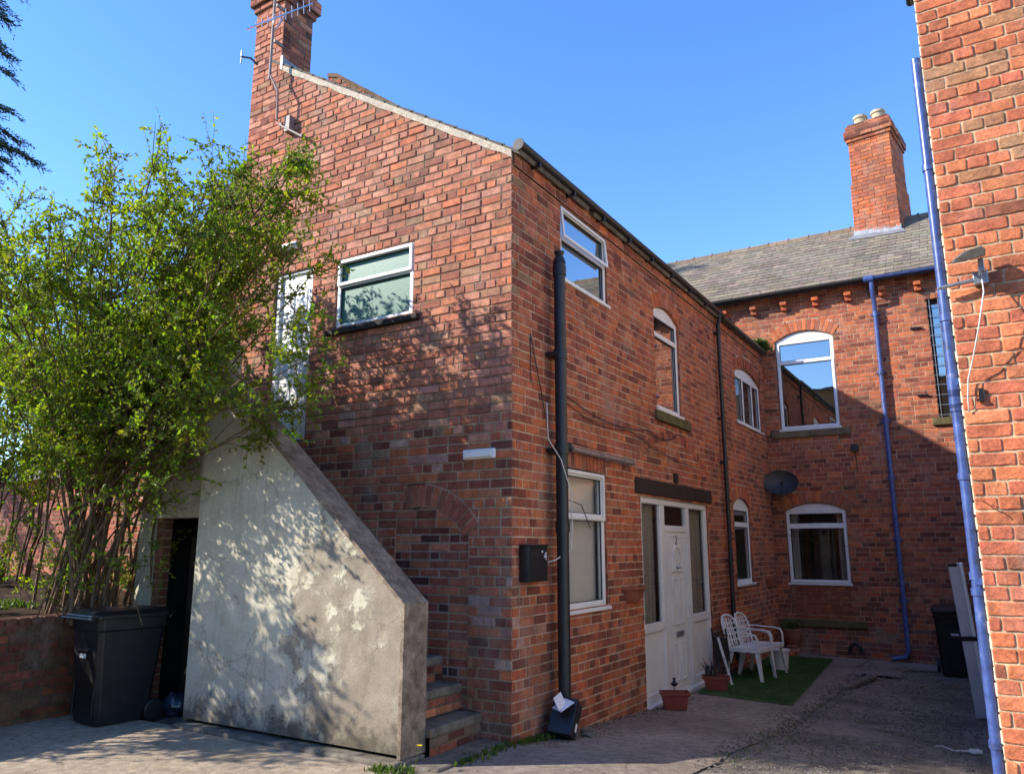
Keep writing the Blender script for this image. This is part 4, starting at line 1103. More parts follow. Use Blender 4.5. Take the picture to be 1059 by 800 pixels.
# ================================================================== GROUND
def coords(lo, hi, f0, f1, st_):
    a = []; x = f0
    while x <= f1+1e-6: a.append(x); x += st_
    s = st_; x = f1
    while x < hi: s *= 1.35; x += s; a.append(min(x, hi))
    s = st_; x = f0; b = []
    while x > lo: s *= 1.35; x -= s; b.append(max(x, lo))
    return b[::-1]+a
gx = coords(-400, 400, -9, 6, .12); gy = coords(-400, 400, -8, 11, .12)
mb = MB(); vs = []
for x in gx:
    for y in gy:
        e = .012*noise.noise((x*.9, y*.9, 0))+.006*noise.noise((x*4, y*4, 1))
        # worn hollow in the yard
        dd = ((x-2.35)/.7)**2+((y-7.0)/1.1)**2
        e -= .035*math.exp(-dd)
        vs.append((x, y, gz(x, y)-.012+(e if abs(x) < 9 and abs(y) < 12 else 0)))
ny = len(gy)
mb.add(vs, [(i*ny+j, (i+1)*ny+j, (i+1)*ny+j+1, i*ny+j+1) for i in range(len(gx)-1) for j in range(ny-1)])
gr = mb.build('ground', M_GROUND, smooth=True); tag(gr, kind='structure')
def sheet(name, pts_fn, x0, x1, y0, y1, lift, mat, n=(10, 60), edge=None):
    mb = MB(); vs = []; nx, ny = n
    for i in range(nx+1):
        for j in range(ny+1):
            y = y0+(y1-y0)*j/ny; a, b = pts_fn(y); x = a+(b-a)*i/nx
            vs.append((x, y, gz(x, y)+lift-(.012 if i in (0, nx) else 0)))
    mb.add(vs, [(i*(ny+1)+j, (i+1)*(ny+1)+j, (i+1)*(ny+1)+j+1, i*(ny+1)+j+1) for i in range(nx) for j in range(ny)])
    o = mb.build(name, mat, smooth=True); tag(o, kind='structure'); return o
wob = lambda y, s: .05*noise.noise((y*1.3, s, 0))+.03*noise.noise((y*5, s, 0))
sheet('path', lambda y: (-.02 if y > .1 else -.6, 1.5+.02*y+wob(y, 1)), 0, 0, -7.5, 9.5, .006, M_PATH, (10, 110))
sheet('concrete_apron', lambda y: (-4.3, -.1+wob(y, 2)*2-.25*min(0, y+1.1)), 0, 0, -7.5, -1.05, .012, M_APRON)
sheet('cross_path', lambda y: (1.3, 2.15+wob(y, 4)*2+(.5 if y > 8.6 else 0)), 0, 0, 7.5, 9.46, .006, M_PATH, (8, 16))
mb = MB(); rr = random.Random(31)
for i in range(7):
    x = 1.66+.02*i+rr.uniform(-.02, .02); y = 6.0+.2*i
    mb.box((-.07, -.095, -.02), (.07, .095, .035), M=Matrix.Translation((x, y, gz(x, y)))@Matrix.Rotation(rr.uniform(-.2, .2), 4, 'Z')@Matrix.Rotation(rr.uniform(-.08, .08), 4, 'X'))
o = mb.build('kerb', M_STEP, bevel=.012); tag(o, kind='structure')

# loose stones and grit (nobody could count them)
def stones(name, n, fn, smin, smax, mat, label, cat, seed):
    rr = random.Random(seed); mb = MB()
    for _ in range(n):
        x, y = fn(rr); s = rr.uniform(smin, smax); z = gz(x, y)+.004
        a = rr.uniform(0, 6.28); vs = []
        for (px_, py_, pz_) in ((1,0,0),(.3,.9,.1),(-.8,.5,0),(-.7,-.6,.1),(.4,-.8,0),(.1,.1,.8),(0,0,-.5)):
            px_ *= rr.uniform(.7, 1.2); py_ *= rr.uniform(.7, 1.2)
            vs.append((x+s*(px_*math.cos(a)-py_*math.sin(a)), y+s*(px_*math.sin(a)+py_*math.cos(a)), z+s*pz_*.8))
        mb.add(vs, [(0,1,5),(1,2,5),(2,3,5),(3,4,5),(4,0,5),(1,0,6),(2,1,6),(3,2,6),(4,3,6),(0,4,6)], jit((1, 1, 1), .3, rr))
    o = mb.build(name, mat); tag(o, label, cat, kind='stuff'); return o
M_GRIT = mat_masonry('grit', .8, 1.2, 40, stain_amt=.1)
for nm in ('x',):
    mm = MB()
def grit_col(mbobj): pass
def gfn(rr):
    while True:
        x = rr.uniform(1.3, 3.4); y = rr.uniform(.2, 8.6)
        if noise.noise((x*1.2, y*1.2, 7)) > rr.uniform(-.5, .35) or abs(x-1.6) < .15: return x, y
M_PEB = mat_noise('pebbles', [(.3, (.06, .055, .05)), (.6, (.14, .13, .115)), (.75, (.3, .28, .25))], 25, .9, .2, .2)
stones('gravel', 5600, gfn, .004, .018, M_PEB, 'grey loose gravel scattered over the broken asphalt of the yard', 'gravel', 41)
def dfn(rr):
    x = rr.uniform(-3.3, .6); return x, -1.12-abs(rr.gauss(0, .09))
def dfn2(rr):
    return rr.gauss(.12, .12)+.05, rr.uniform(.1, 4.4)
M_DEB = mat_noise('leaf_litter', [(.3, (.03, .018, .01)), (.6, (.1, .07, .035)), (.75, (.2, .15, .08))], 30, .9, .2, .2)
stones('leaf_litter', 3600, lambda rr: dfn(rr) if rr.random() < .6 else dfn2(rr), .004, .013, M_DEB, 'brown dead leaves and crumbs along the foot of the walls', 'leaf litter', 42)

# artificial turf mat
mb = MB(); n = 24; vs = []
cor = [(.14, 4.27), (1.33, 4.12), (1.0, 8.82), (.03, 8.80)]
for i in range(n+1):
    for j in range(n+1):
        s, t = i/n, j/n
        x = (cor[0][0]*(1-s)+cor[1][0]*s)*(1-t)+(cor[3][0]*(1-s)+cor[2][0]*s)*t; y = (cor[0][1]*(1-s)+cor[1][1]*s)*(1-t)+(cor[3][1]*(1-s)+cor[2][1]*s)*t
        vs.append((x, y, gz(x, y)+.03+.006*noise.noise((x*3, y*3, 0))-(.014 if i in (0, n) or j in (0, n) else 0)))
mb.add(vs, [(i*(n+1)+j, (i+1)*(n+1)+j, (i+1)*(n+1)+j+1, i*(n+1)+j+1) for i in range(n) for j in range(n)])
rt = random.Random(17)
for _ in range(26000):
    s, t = rt.random(), rt.random()
    x = (cor[0][0]*(1-s)+cor[1][0]*s)*(1-t)+(cor[3][0]*(1-s)+cor[2][0]*s)*t; y = (cor[0][1]*(1-s)+cor[1][1]*s)*(1-t)+(cor[3][1]*(1-s)+cor[2][1]*s)*t
    z = gz(x, y)+.03; a = rt.uniform(0, 6.28); h = rt.uniform(.012, .024); dx, dy = math.cos(a)*.004, math.sin(a)*.004; lx, ly = rt.uniform(-.01, .01), rt.uniform(-.01, .01)
    mb.add([(x-dx, y-dy, z), (x+dx, y+dy, z), (x+lx, y+ly, z+h)], [(0, 1, 2)])
o = mb.build('artificial_grass_mat', M_TURF); tag(o, 'green artificial grass mat laid under the plastic chairs in the corner of the yard', 'mat')

# ================================================================== LEFT: garden wall, bank, neighbour, shrub
gw = thing('garden_wall', 'low old brick retaining wall on the left, stained and holding back the shrub bed', 'wall', (-4.4, -2, -1.6))
rG = random.Random(51); mb = MB()
WG = frame((-4.3, -6, 0), (0, 1, 0), (1, 0, 0))
brick_wall(mb, WG, 0, 5.2, -1.73, -.72, [], lambda u, v, rr, w: jit(rr.choice([lin(128, 70, 50), lin(110, 62, 48), lin(116, 84, 62), lin(98, 72, 56), lin(140, 78, 52)]), .18), lambda u, v, rr: jit(lin(96, 80, 62), .12), rG, proud=.005, headerrow=3)
mb.build('brickwork', M_BR, gw)
mb = MB(); y = -6
while y < -.9:
    mb.box((-4.52, y+.003, -.72), (-4.285, y+.11, -.655), None, jit(lin(112, 70, 54), .2, rG)); y += .116
mb.build('coping', M_BR, gw, bevel=.008)
# bank of soil
mb = MB(); vs = []; nx, ny = 60, 60
for i in range(nx+1):
    for j in range(ny+1):
        x = -4.5-6*i/nx; y = -7+8.5*j/ny
        z = -.69+.22*(1-math.exp(-(i/nx)*4))+.07*noise.noise((x*1.3, y*1.3, 2))+.03*noise.noise((x*5, y*5, 2))
        if y > -.8 and x > -6: z += .05
        vs.append((x, y, z))
mb.add(vs, [(i*(ny+1)+j, i*(ny+1)+j+1, (i+1)*(ny+1)+j+1, (i+1)*(ny+1)+j) for i in range(nx) for j in range(ny)])
mb.add([(-4.15, -.78, -.62), (-4.5, -.78, -.62), (-4.5, 1.4, -.62), (-4.15, 1.4, -.62)], [(0, 1, 2, 3)])
mb.add([(-4.3, -1.0, -1.7), (-4.14, -.79, -1.7), (-4.14, -.79, -.62), (-4.3, -1.0, -.62)], [(0, 1, 2, 3)])
mb.add([(-4.15, -.78, -.62), (-4.3, -.82, -.62), (-4.5, -.82, -.62), (-4.5, -.78, -.62)], [(0, 1, 2, 3)])
bk = mb.build('planting_bed', M_SOIL, smooth=False); tag(bk, kind='structure')

nb = thing('brick_outhouse', 'small sunlit brick outhouse with a slate roof glimpsed behind the shrub stems', 'outhouse', (-10, 3, -.6))
mb = MB(); rN = random.Random(61)
brick_wall(mb, frame((-14, 2.2, 0), (1, 0, 0), (0, -1, 0)), 0, 7.9, -.9, 1.25, [], lambda u, v, rr, w: jit(rr.choice([lin(176, 104, 84), lin(168, 92, 72), lin(150, 84, 68)]), .14), lambda u, v, rr: jit(lin(170, 140, 118), .1), rN)
mb.add([(-6.1, 2.2, -.9), (-6.1, 5, -.9), (-6.1, 5, 1.25), (-6.1, 2.2, 1.25)], [(0, 1, 2, 3)], lin(150, 84, 66))
mb.build('wall', M_BR, nb)
mb = MB()
for i in range(9):
    x = -14.1
    while x < -5.9:
        y0 = 2.05+i*.2; z0 = 1.25+i*.12; y1 = y0+.22; z1 = z0+.13; c = jit(lin(118, 112, 108), .15, rN)
        mb.add([(x, y0, z0+.02), (x+.27, y0, z0+.02), (x+.27, y1, z1), (x, y1, z1), (x, y0, z0), (x+.27, y0, z0)], [(0, 1, 2, 3), (4, 5, 1, 0)], c); x += .28
mb.build('roof', M_SLATE, nb)

def leaf(mb, p, d, up, s, col, rr, wide=.5):
    d = d.normalized(); side = d.cross(up)
    if side.length < 1e-3: side = Vector((1, 0, 0))
    side.normalize(); nrm = side.cross(d)
    w = s*wide*.5; fold = nrm*s*.12
    a = p; m1 = p+d*s*.5+side*w+fold; m2 = p+d*s*.5-side*w+fold; t = p+d*s-nrm*s*.1; c = p+d*s*.5
    mb.add([a, m1, t, m2], [(0, 1, 2, 3)], col)

def rv(rr): 
    while True:
        v = Vector((rr.uniform(-1, 1), rr.uniform(-1, 1), rr.uniform(-1, 1)))
        if .05 < v.length < 1: return v.normalized()
def make_shrub(label, base, Cc, Rx, NST, NR, seed, low=.75):
    rT = random.Random(seed)
    sh = thing('shrub', label, 'shrub', base)
    wood = MB(); leaves = MB(); tw = MB()
    ntip = 0
    def curve(a, b, bow, n, rr, wig=.03):
        pts = []
        for i in range(n+1):
            t = i/n; p = a.lerp(b, t)+bow*math.sin(t*PI*.9)*(1-.3*t)
            p += Vector((noise.noise((p.x*2, p.y*2, p.z*2+9)), noise.noise((p.x*2+5, p.y*2, p.z*2)), 0))*wig*(1 if i not in (0,) else 0)
            pts.append(p)
        return pts
    def inside(p, k=1.0):
        q = p-Cc; return (q.x/Rx.x)**2+(q.y/Rx.y)**2+(q.z/Rx.z)**2 < k*k
    tips = []
    def sprig(base, d, ln, rr, nl, ls):
        """thin twig with leaves"""
        q = base; n = 4; pts = [q]
        for i in range(n):
            d = (d+rv(rr)*.22+Vector((0, 0, .05))).normalized(); q = q+d*ln/n; pts.append(q)
        tw.tube(pts, [.0032, .0028, .0024, .0018, .001], 3, cap=False)
        tone = rr.uniform(.65, 1.45); yl = rr.uniform(.85, 1.4)
        for i in range(nl):
            t = (i+.5)/nl; k = min(n-1, int(t*n)); p = pts[k].lerp(pts[k+1], t*n-k)
            dd = (d*.4+rv(rr)).normalized()
            s = ls*rr.uniform(.45, 1.35)
            g = tone*rr.uniform(.8, 1.2)
            leaf(leaves, p, dd, rv(rr), s, (g*yl, g, g*.9), rr, rr.uniform(.5, .75))
    for k in range(NST):
        a = Vector((base[0]+.08+rT.gauss(0, .33), base[1]-.05+rT.gauss(0, .25), -.72))
        dirn = rv(rT); dirn.z = abs(dirn.z)*.9+.1; dirn.normalize()
        tgt = Cc+Vector((dirn.x*Rx.x, dirn.y*Rx.y, dirn.z*Rx.z*.95))*rT.uniform(.7, 1.0)
        if k < NR: tgt = Cc+Vector((Rx.x*rT.uniform(.45, .98), rT.uniform(-.4, .7), rT.uniform(-.8, 1.2)))
        bow = Vector(((a.x-tgt.x)*.22, (a.y-tgt.y)*.22, .35*rT.random()+.1))
        pts = curve(a, tgt, bow, 12, rT, .06); r0 = rT.uniform(.007, .019)
        wood.tube(pts, [r0*(1-.8*i/12)+.002 for i in range(13)], 6, cap=False)
        # side limbs
        nlim = rT.randint(10, 14)
        for b in range(nlim):
            t = rT.uniform(.38, 1.0); i = min(11, int(t*12)); p = pts[i].lerp(pts[i+1], t*12-i)
            main = (pts[i+1]-pts[i]).normalized()
            d = (main*.7+rv(rT)*.9).normalized(); d.z = d.z*.7+.15; d.normalize()
            ln = rT.uniform(.45, 1.05)*(1.1-.4*t)
            e = p+d*ln
            if not inside(e, 1.06): e = p+(e-p)*.5
            lp = curve(p, e, Vector((0, 0, .06)), 6, rT, .03)
            rl = r0*.35*(1-.5*t)+.002
            wood.tube(lp, [rl*(1-.75*j/6)+.001 for j in range(7)], 4, cap=False)
            for s in range(rT.randint(14, 18)):
                tt = rT.uniform(.12, 1); j = min(5, int(tt*6)); q = lp[j].lerp(lp[j+1], tt*6-j)
                if noise.noise((q.x*1.5+3, q.y*1.5, q.z*1.5+seed)) < rT.uniform(-.34, -.06): continue
                if q.y < -6.05+(3.57-q.x)*.454 and base[0] > -5 and rT.random() < .75: continue
                if q.z < low and rT.random() < (low-q.z)*1.6: continue
                sprig(q, ((lp[j+1]-lp[j]).normalized()*.6+rv(rT)*.9).normalized(), rT.uniform(.12, .34), rT, rT.randint(8, 13), .046)
        # leader whips beyond the crown
        for s in range(4):
            sprig(pts[-1], ((pts[-1]-pts[-2]).normalized()+rv(rT)*.5), rT.uniform(.2, .4), rT, 10, .04)
    for k in range(30):   # low shoots in light between the stems
        a = Vector((base[0]+.15+rT.gauss(0, .5), base[1]-.1+rT.gauss(0, .3), -.7)); b = a+Vector((rT.uniform(-.5, .7), rT.uniform(-.5, .1), rT.uniform(.3, 1.1)))
        pts = curve(a, b, Vector((0, 0, .1)), 5, rT)
        wood.tube(pts, [.006-.001*i for i in range(6)], 4, cap=False)
        for s in range(8): sprig(pts[rT.randint(2, 5)], rv(rT), rT.uniform(.08, .2), rT, 9, .04)
    wood.build('stem', M_BARK, sh, smooth=True); tw.build('twigs', M_BARK, sh); leaves.build('foliage', M_LEAF, sh)
    print('shrub leaves', len(leaves.f), 'twig faces', len(tw.f))

make_shrub('large multi-stemmed shrub in fresh yellow-green leaf rising behind the garden wall', (-4.75, -.9, -.65), Vector((-3.38, -1.7, 1.93)), Vector((2.6, 1.3, 1.98)), 62, 20, 77)
make_shrub('leafy shrub just outside the left edge of the view, shading the stair wall', (-5.6, -3.2, -.65), Vector((-5.45, -3.05, .9)), Vector((1.15, 1.1, 1.35)), 14, 2, 78, low=-.4)
make_shrub('smaller shrub far back on the left beside the brick outhouse', (-8.4, -.3, -.5), Vector((-8.0, -.3, 1.7)), Vector((1.9, 1.6, 2.3)), 26, 5, 79, low=-.4)

# conifer at the far left
cf = thing('conifer_tree', 'dark drooping conifer reaching in at the upper left corner of the sky', 'conifer tree', (-17.35, 1.1, -1.6))
cw = MB(); cl = MB(); rr = random.Random(88); T0 = Vector((-17.35, 1.1, -1.6))
cw.tube([T0+Vector((0, 0, z)) for z in (0, 3, 6, 9, 12, 15, 18)], [.3, .26, .22, .17, .12, .07, .02], 10)
z = 2.0
while z < 19.0:
    Lb = 3.3*(1-(z/20))+.75
    for k in range(5):
        a = rr.uniform(0, 6.28); d = Vector((math.cos(a), math.sin(a), 0)); l = Lb*rr.uniform(.45, 1.2); zj = rr.uniform(-.25, .25); dr_ = rr.uniform(.2, .8)
        pts = [T0+Vector((0, 0, z+zj))+d*l*t+Vector((0, 0, .35*math.sin(t*2.2)-dr_*t*t*l*.5)) for t in (0, .2, .4, .6, .8, 1)]
        cw.tube(pts, [.05, .042, .032, .022, .014, .006], 5, cap=False)
        for s in range(int(48*l)):
            t = rr.uniform(.12, 1); j = min(4, int(t*5)); q = pts[j].lerp(pts[j+1], t*5-j)
            sd = (d*rr.uniform(.2, 1)+Vector((-d.y, d.x, 0))*rr.uniform(-1, 1)).normalized(); sl = rr.uniform(.2, .5)
            for m in range(9):
                qq = q+sd*sl*m/9+Vector((0, 0, -.5*(m/9)**2*sl)); g = rr.uniform(.6, 1.4)
                leaf(cl, qq, (sd+rv(rr)*.7+Vector((0, 0, -.5))), rv(rr), rr.uniform(.07, .13), (g, g, g), rr, .3)
    z += .36
cw.build('trunk', M_BARK, cf, smooth=True); cl.build('crown', M_CONI, cf)

# weeds
def weeds(name, pts, label, seed, mat=M_WEED, hmin=.03, hmax=.12, blade=True):
    rr = random.Random(seed); mb = MB()
    for (cx_, cy_, z0, rad, n) in pts:
        for _ in range(n):
            x = cx_+rr.gauss(0, rad); y = cy_+rr.gauss(0, rad); g = rr.uniform(.7, 1.4); z = z0 if z0 is not None else gz(x, y)
            for b in range(4):
                d = Vector((rr.uniform(-.6, .6), rr.uniform(-.6, .6), 1)); h = rr.uniform(hmin, hmax)
                leaf(mb, Vector((x, y, z-.005)), d, rv(rr), h, (g, g, g*.8), rr, rr.uniform(.1, .35))
    o = mb.build(name, mat); tag(o, label, 'weeds', kind='stuff'); return o
weeds('weeds', [(.05, .1+.12*i, None, .035, 22) for i in range(5)]+[(-.0, -.05-.13*i, None, .04, 16) for i in range(6)]+[(-.4, -1.16, None, .05, 50), (-.22, -1.1, None, .05, 30)],
      'small green weeds and grass growing at the foot of the corner and steps', 5, hmin=.015, hmax=.075)
weeds('ferns', [(-4.85, -1.75, -.6, .13, 90), (-4.95, -2.2, -.58, .14, 80)], 'dark green ground plants on the bed above the garden wall', 6, hmin=.04, hmax=.12)
weeds('yard_moss', [(1.5+.12*math.sin(i), .8+.5*i, None, .14, 26) for i in range(12)]+[(3.2, 1.0, None, .1, 60), (2.4, 6.4, None, .25, 60)], 'thin moss and weed tufts along the broken path edge', 7, hmin=.01, hmax=.035)
weeds('gutter_plants', [(.1, 8.95+.07*i, 3.8-.05*(i % 2), .05, 30) for i in range(6)], 'leafy weeds sprouting from the gutter in the corner below the slate eaves', 8, hmin=.05, hmax=.17)
mb = MB()
for k in range(12):
    t = 2*PI*k/12; leaf(mb, Vector((-.17, -1.02, -1.42)), Vector((math.cos(t), math.sin(t), .25)), Vector((0, 0, 1)), .026, (1, 1, 1), R, .5)
mb.lathe([(0, .004), (.008, .0)], (-.17, -1.02, -1.42), 8)
M_YEL = mat_noise('dandelion_yellow', [(.3, (.75, .55, .02)), (.7, (.85, .65, .03))], 5, .7)
dn = thing('dandelion', 'single yellow dandelion flower beside the bottom step', 'flower', (-.17, -1.02, -1.6))
mb.build('flower_head', M_YEL, dn)
mb = MB(); mb.tube([(-.2, -1.04, -1.6), (-.18, -1.03, -1.5), (-.17, -1.02, -1.42)], .003, 5); mb.build('stalk', M_WEED, dn)

# ================================================================== OBJECTS
# wheelie bin
def make_bin(label):
    t = thing('wheelie_bin', label, 'bin', (0, 0, 0), absolute=False)
    b = MB()
    w0, w1, d0, d1, h = .44, .56, .50, .66, .95    # base / top width, depth; front at -y
    def ring(w, y0, y1, z, c=.04): return [(-w/2+c, y0, z), (w/2-c, y0, z), (w/2, y0+c, z), (w/2, y1-c, z), (w/2-c, y1, z), (-w/2+c, y1, z), (-w/2, y1-c, z), (-w/2, y0+c, z)]
    rings = [ring(w0, -.27, .20, .03), ring(w0+.02, -.28, .24, .12), ring(w1-.03, -.325, .31, .84), ring(w1, -.335, .33, .85), ring(w1, -.34, .33, .95)]
    vs = [p for r in rings for p in r]; n = 8
    fs = [(i*n+k, i*n+(k+1) % n, (i+1)*n+(k+1) % n, (i+1)*n+k) for i in range(4) for k in range(n)]+[tuple(range(n))[::-1]]
    b.add(vs, fs)
    b.box((-.1, -.35, .66), (.1, -.318, .68)); b.box((-.2, -.3, .1), (-.17, -.29, .8)); b.box((.17, -.3, .1), (.2, -.29, .8))
    b.box((-.2, .24, .84), (.2, .37, .9))
    body = b.build('body', M_BLACKP, t, bevel=.008)
    l = MB()
    r1 = ring(.60, -.40, .36, .95, .05); r2 = ring(.60, -.40, .36, .985, .05); r3 = ring(.5, -.34, .32, 1.02, .06); r4 = ring(.3, -.22, .24, 1.035, .06)
    vs = r1+r2+r3+r4; fs = [(i*n+k, i*n+(k+1) % n, (i+1)*n+(k+1) % n, (i+1)*n+k) for i in range(3) for k in range(n)]+[tuple(range(n))[::-1], tuple(range(24, 32))]
    l.add(vs, fs); l.box((-.3, -.43, .945), (.3, -.39, .965)); lid = l.build('lid', M_BLACKP, t, bevel=.006)
    h_ = MB(); h_.tube([(-.24, .34, .93), (-.24, .42, .97), (.24, .42, .97), (.24, .34, .93)], .014, 8); h_.build('handle', M_BLACKP, t, smooth=True)
    for s in (-1, 1):
        w = MB(); w.tube([(s*.235, .25, .10), (s*.285, .25, .10)], .10, 24); w.build('wheel', M_BLACKP, t, bevel=.008)
    a = MB(); a.tube([(-.24, .25, .10), (.24, .25, .10)], .012, 8); a.build('axle', M_STEEL, t)
    return t, body
bin1, bd = make_bin('black wheelie bin against the garden wall beside the dark doorway')
k = MB(); k.box((-.06, -.331, .60), (.05, -.322, .64)); k.build('emblem_plate', M_PANEL, bd, bevel=.003)
bin1.location = (-3.66, -1.2, -1.6); bin1.rotation_euler = (0, 0, math.radians(-5))
bin2 = copy_tree(bin1); bin2['label'] = 'black wheelie bin in the shaded far corner beside the leaning white board'
bin2.location = (2.88, 8.4, gz(2.9, 8.4)); bin2.rotation_euler = (0, 0, math.radians(4))
for b_ in (bin1, bin2): b_['group'] = 'black wheelie bins'

# rubbish bag at the store door
mb = MB(); rr = random.Random(2); n, m = 22, 12; vs = []
for i in range(m+1):
    ph = PI*i/m
    for j in range(n):
        t = 2*PI*j/n; v = Vector((math.sin(ph)*math.cos(t), math.sin(ph)*math.sin(t), math.cos(ph)))
        k = 1+.32*noise.noise(v*2.2)+.16*noise.noise(v*7); vs.append((-3.42+v.x*.13*k, -.72+v.y*.11*k, -1.5+v.z*.11*k))
mb.add(vs, [(i*n+j, (i+1)*n+j, (i+1)*n+(j+1) % n, i*n+(j+1) % n) for i in range(m) for j in range(n)])
M_BAG = mat_noise('dark_blue_plastic_bag', [(.3, (.01, .015, .03)), (.7, (.05, .07, .12))], 8, .25, .6, .5, .01)
o = mb.build('rubbish_bag', M_BAG, smooth=True); tag(o, 'crumpled dark blue plastic bag on the ground in the stair doorway', 'bag')

# monobloc chair
def make_chair(label):
    t = thing('plastic_chair', label, 'chair', (0, 0, 0), group='white plastic garden chairs', absolute=False)
    # local: faces +x, width along y
    s = MB(); n = 10; top = []; bot = []
    for i in range(n+1):
        for j in range(n+1):
            x = -.21+.44*i/n; hwid = .215+.03*i/n; y = -hwid+2*hwid*j/n
            z = .42-.02*math.sin(PI*j/n)*math.sin(PI*i/n)+.012*(i/n)
            top.append((x, y, z)); bot.append((x, y, z-.012))
    F = [(i*(n+1)+j, (i+1)*(n+1)+j, (i+1)*(n+1)+j+1, i*(n+1)+j+1) for i in range(n) for j in range(n)]
    s.add(top, F); s.add(bot, [f[::-1] for f in F])
    for y in (-.235, .235): s.box((-.22, y-.012, .37), (.24, y+.012, .425))
    s.box((.215, -.24, .37), (.238, .24, .43)); s.box((-.22, -.21, .37), (-.205, .21, .42))
    s.build('seat', M_CHAIR, t, bevel=.006)
    b = MB()
    def bp(y, z):  # back surface
        k = (z-.42)/.42; return (-.215-.11*k-.03*(1-(y/.24)**2)*1.0, y, z)
    # outer rim as tube, slats with gaps
    rim = [bp(-.20, .42), bp(-.215, .56), bp(-.225, .68), bp(-.20, .77), bp(-.12, .825), bp(0, .84), bp(.12, .825), bp(.20, .77), bp(.225, .68), bp(.215, .56), bp(.20, .42)]
    b.tube(rim, .017, 8)
    for y in (-.13, -.08, 0, .08, .13):
        zt = .80 if abs(y) < .1 else .78
        w = .014 if y else .022
        ps = [bp(y*(1-.0*k), .42+(zt-.42)*k/6) for k in range(7)]
        for p, q in zip(ps[:-1], ps[1:]):
            b.add([(p[0], p[1]-w, p[2]), (p[0], p[1]+w, p[2]), (q[0], q[1]+w, q[2]), (q[0], q[1]-w, q[2]), (p[0]-.008, p[1]-w, p[2]), (p[0]-.008, p[1]+w, p[2]), (q[0]-.008, q[1]+w, q[2]), (q[0]-.008, q[1]-w, q[2])],
                  [(0,1,2,3),(7,6,5,4),(0,3,7,4),(1,5,6,2)])
    for z in (.5, .58, .65, .72):
        for k in range(8):
            y0 = -.2+.05*k; p = bp(y0, z); q = bp(y0+.05, z)
            b.add([(p[0], p[1], z-.012), (q[0], q[1], z-.012), (q[0], q[1], z+.012), (p[0], p[1], z+.012), (p[0]-.008, p[1], z-.012), (q[0]-.008, q[1], z-.012), (q[0]-.008, q[1], z+.012), (p[0]-.008, p[1], z+.012)], [(0,1,2,3),(7,6,5,4),(3,2,6,7),(0,4,5,1)])
    b.build('backrest', M_CHAIR, t, smooth='auto')
    for sgn in (-1, 1):
        a = MB()
        pts = [(-.28, .21*sgn, .66), (-.2, .265*sgn, .655), (-.05, .285*sgn, .645), (.1, .285*sgn, .64), (.19, .275*sgn, .62), (.225, .262*sgn, .56), (.232, .25*sgn, .42)]
        pts = [Vector(p) for p in pts]; fine = []
        for p, q in zip(pts[:-1], pts[1:]): fine += [p, p.lerp(q, .5)]
        fine.append(pts[-1])
        vs = []
        for p in fine:
            vs += [(p.x, p.y-.026, p.z), (p.x, p.y+.026, p.z), (p.x-(.012 if p.z < .6 else 0), p.y+.026, p.z-(.014 if p.z > .6 else 0)), (p.x-(.012 if p.z < .6 else 0), p.y-.026, p.z-(.014 if p.z > .6 else 0))]
        m = len(fine); a.add(vs, [(4*i+k, 4*i+(k+1) % 4, 4*(i+1)+(k+1) % 4, 4*(i+1)+k) for i in range(m-1) for k in range(4)])
        a.build('armrest', M_CHAIR, t, bevel=.004)
    for (x, y, dx, dy) in ((.215, .235, .05, .02), (.215, -.235, .05, -.02), (-.2, .2, -.09, .03), (-.2, -.2, -.09, -.03)):
        l = MB(); w = .03
        for (sx_, sy_) in ((1, 0), (0, 1)):
            a0 = (x, y, .42); a1 = (x+dx, y+dy, 0); cx_, cy_ = (-1 if x > 0 else 1), (-1 if y > 0 else 1)
            if sx_: q = [(0, 0), (cx_*2*w, 0)]
            else: q = [(0, 0), (0, cy_*2*w)]
            k1 = .6; th = .006
            off = (0, cy_*th) if sx_ else (cx_*th, 0)
            P0 = [(a0[0]+p[0], a0[1]+p[1], a0[2]) for p in q]; P1 = [(a1[0]+p[0]*k1, a1[1]+p[1]*k1, 0) for p in q]
            vs = [P0[0], P0[1], P1[1], P1[0]]; vs += [(p[0]+off[0], p[1]+off[1], p[2]) for p in vs]
            l.add(vs, [(0,1,2,3),(7,6,5,4),(0,4,5,1),(1,5,6,2),(2,6,7,3),(3,7,4,0)])
        l.build('leg', M_CHAIR, t, bevel=.003)
    return t
c1 = make_chair('nearer white plastic armchair, the one beside the leaning plank by the front door')
c2 = copy_tree(c1); c2['label'] = 'farther white plastic armchair, half hidden behind the other and nearer the urn pot'
c1.location = (.44, 5.74, gz(.3, 5.8)+.04); c1.rotation_euler = (0, 0, math.radians(-8))
c2.location = (.46, 6.34, gz(.3, 6.4)+.04); c2.rotation_euler = (0, 0, math.radians(-6))
# small white stool/tub behind the chairs
mb = MB(); mb.lathe([(0, 0), (.12, 0), (.15, .26), (.165, .27), (.165, .29), (.14, .29), (.0, .2)], (.55, 6.95, gz(.5, 6.9)+.04), 20)
o = mb.build('plastic_tub', M_CHAIR, smooth='auto'); tag(o, 'small white plastic tub on the grass mat behind the chair legs', 'tub')

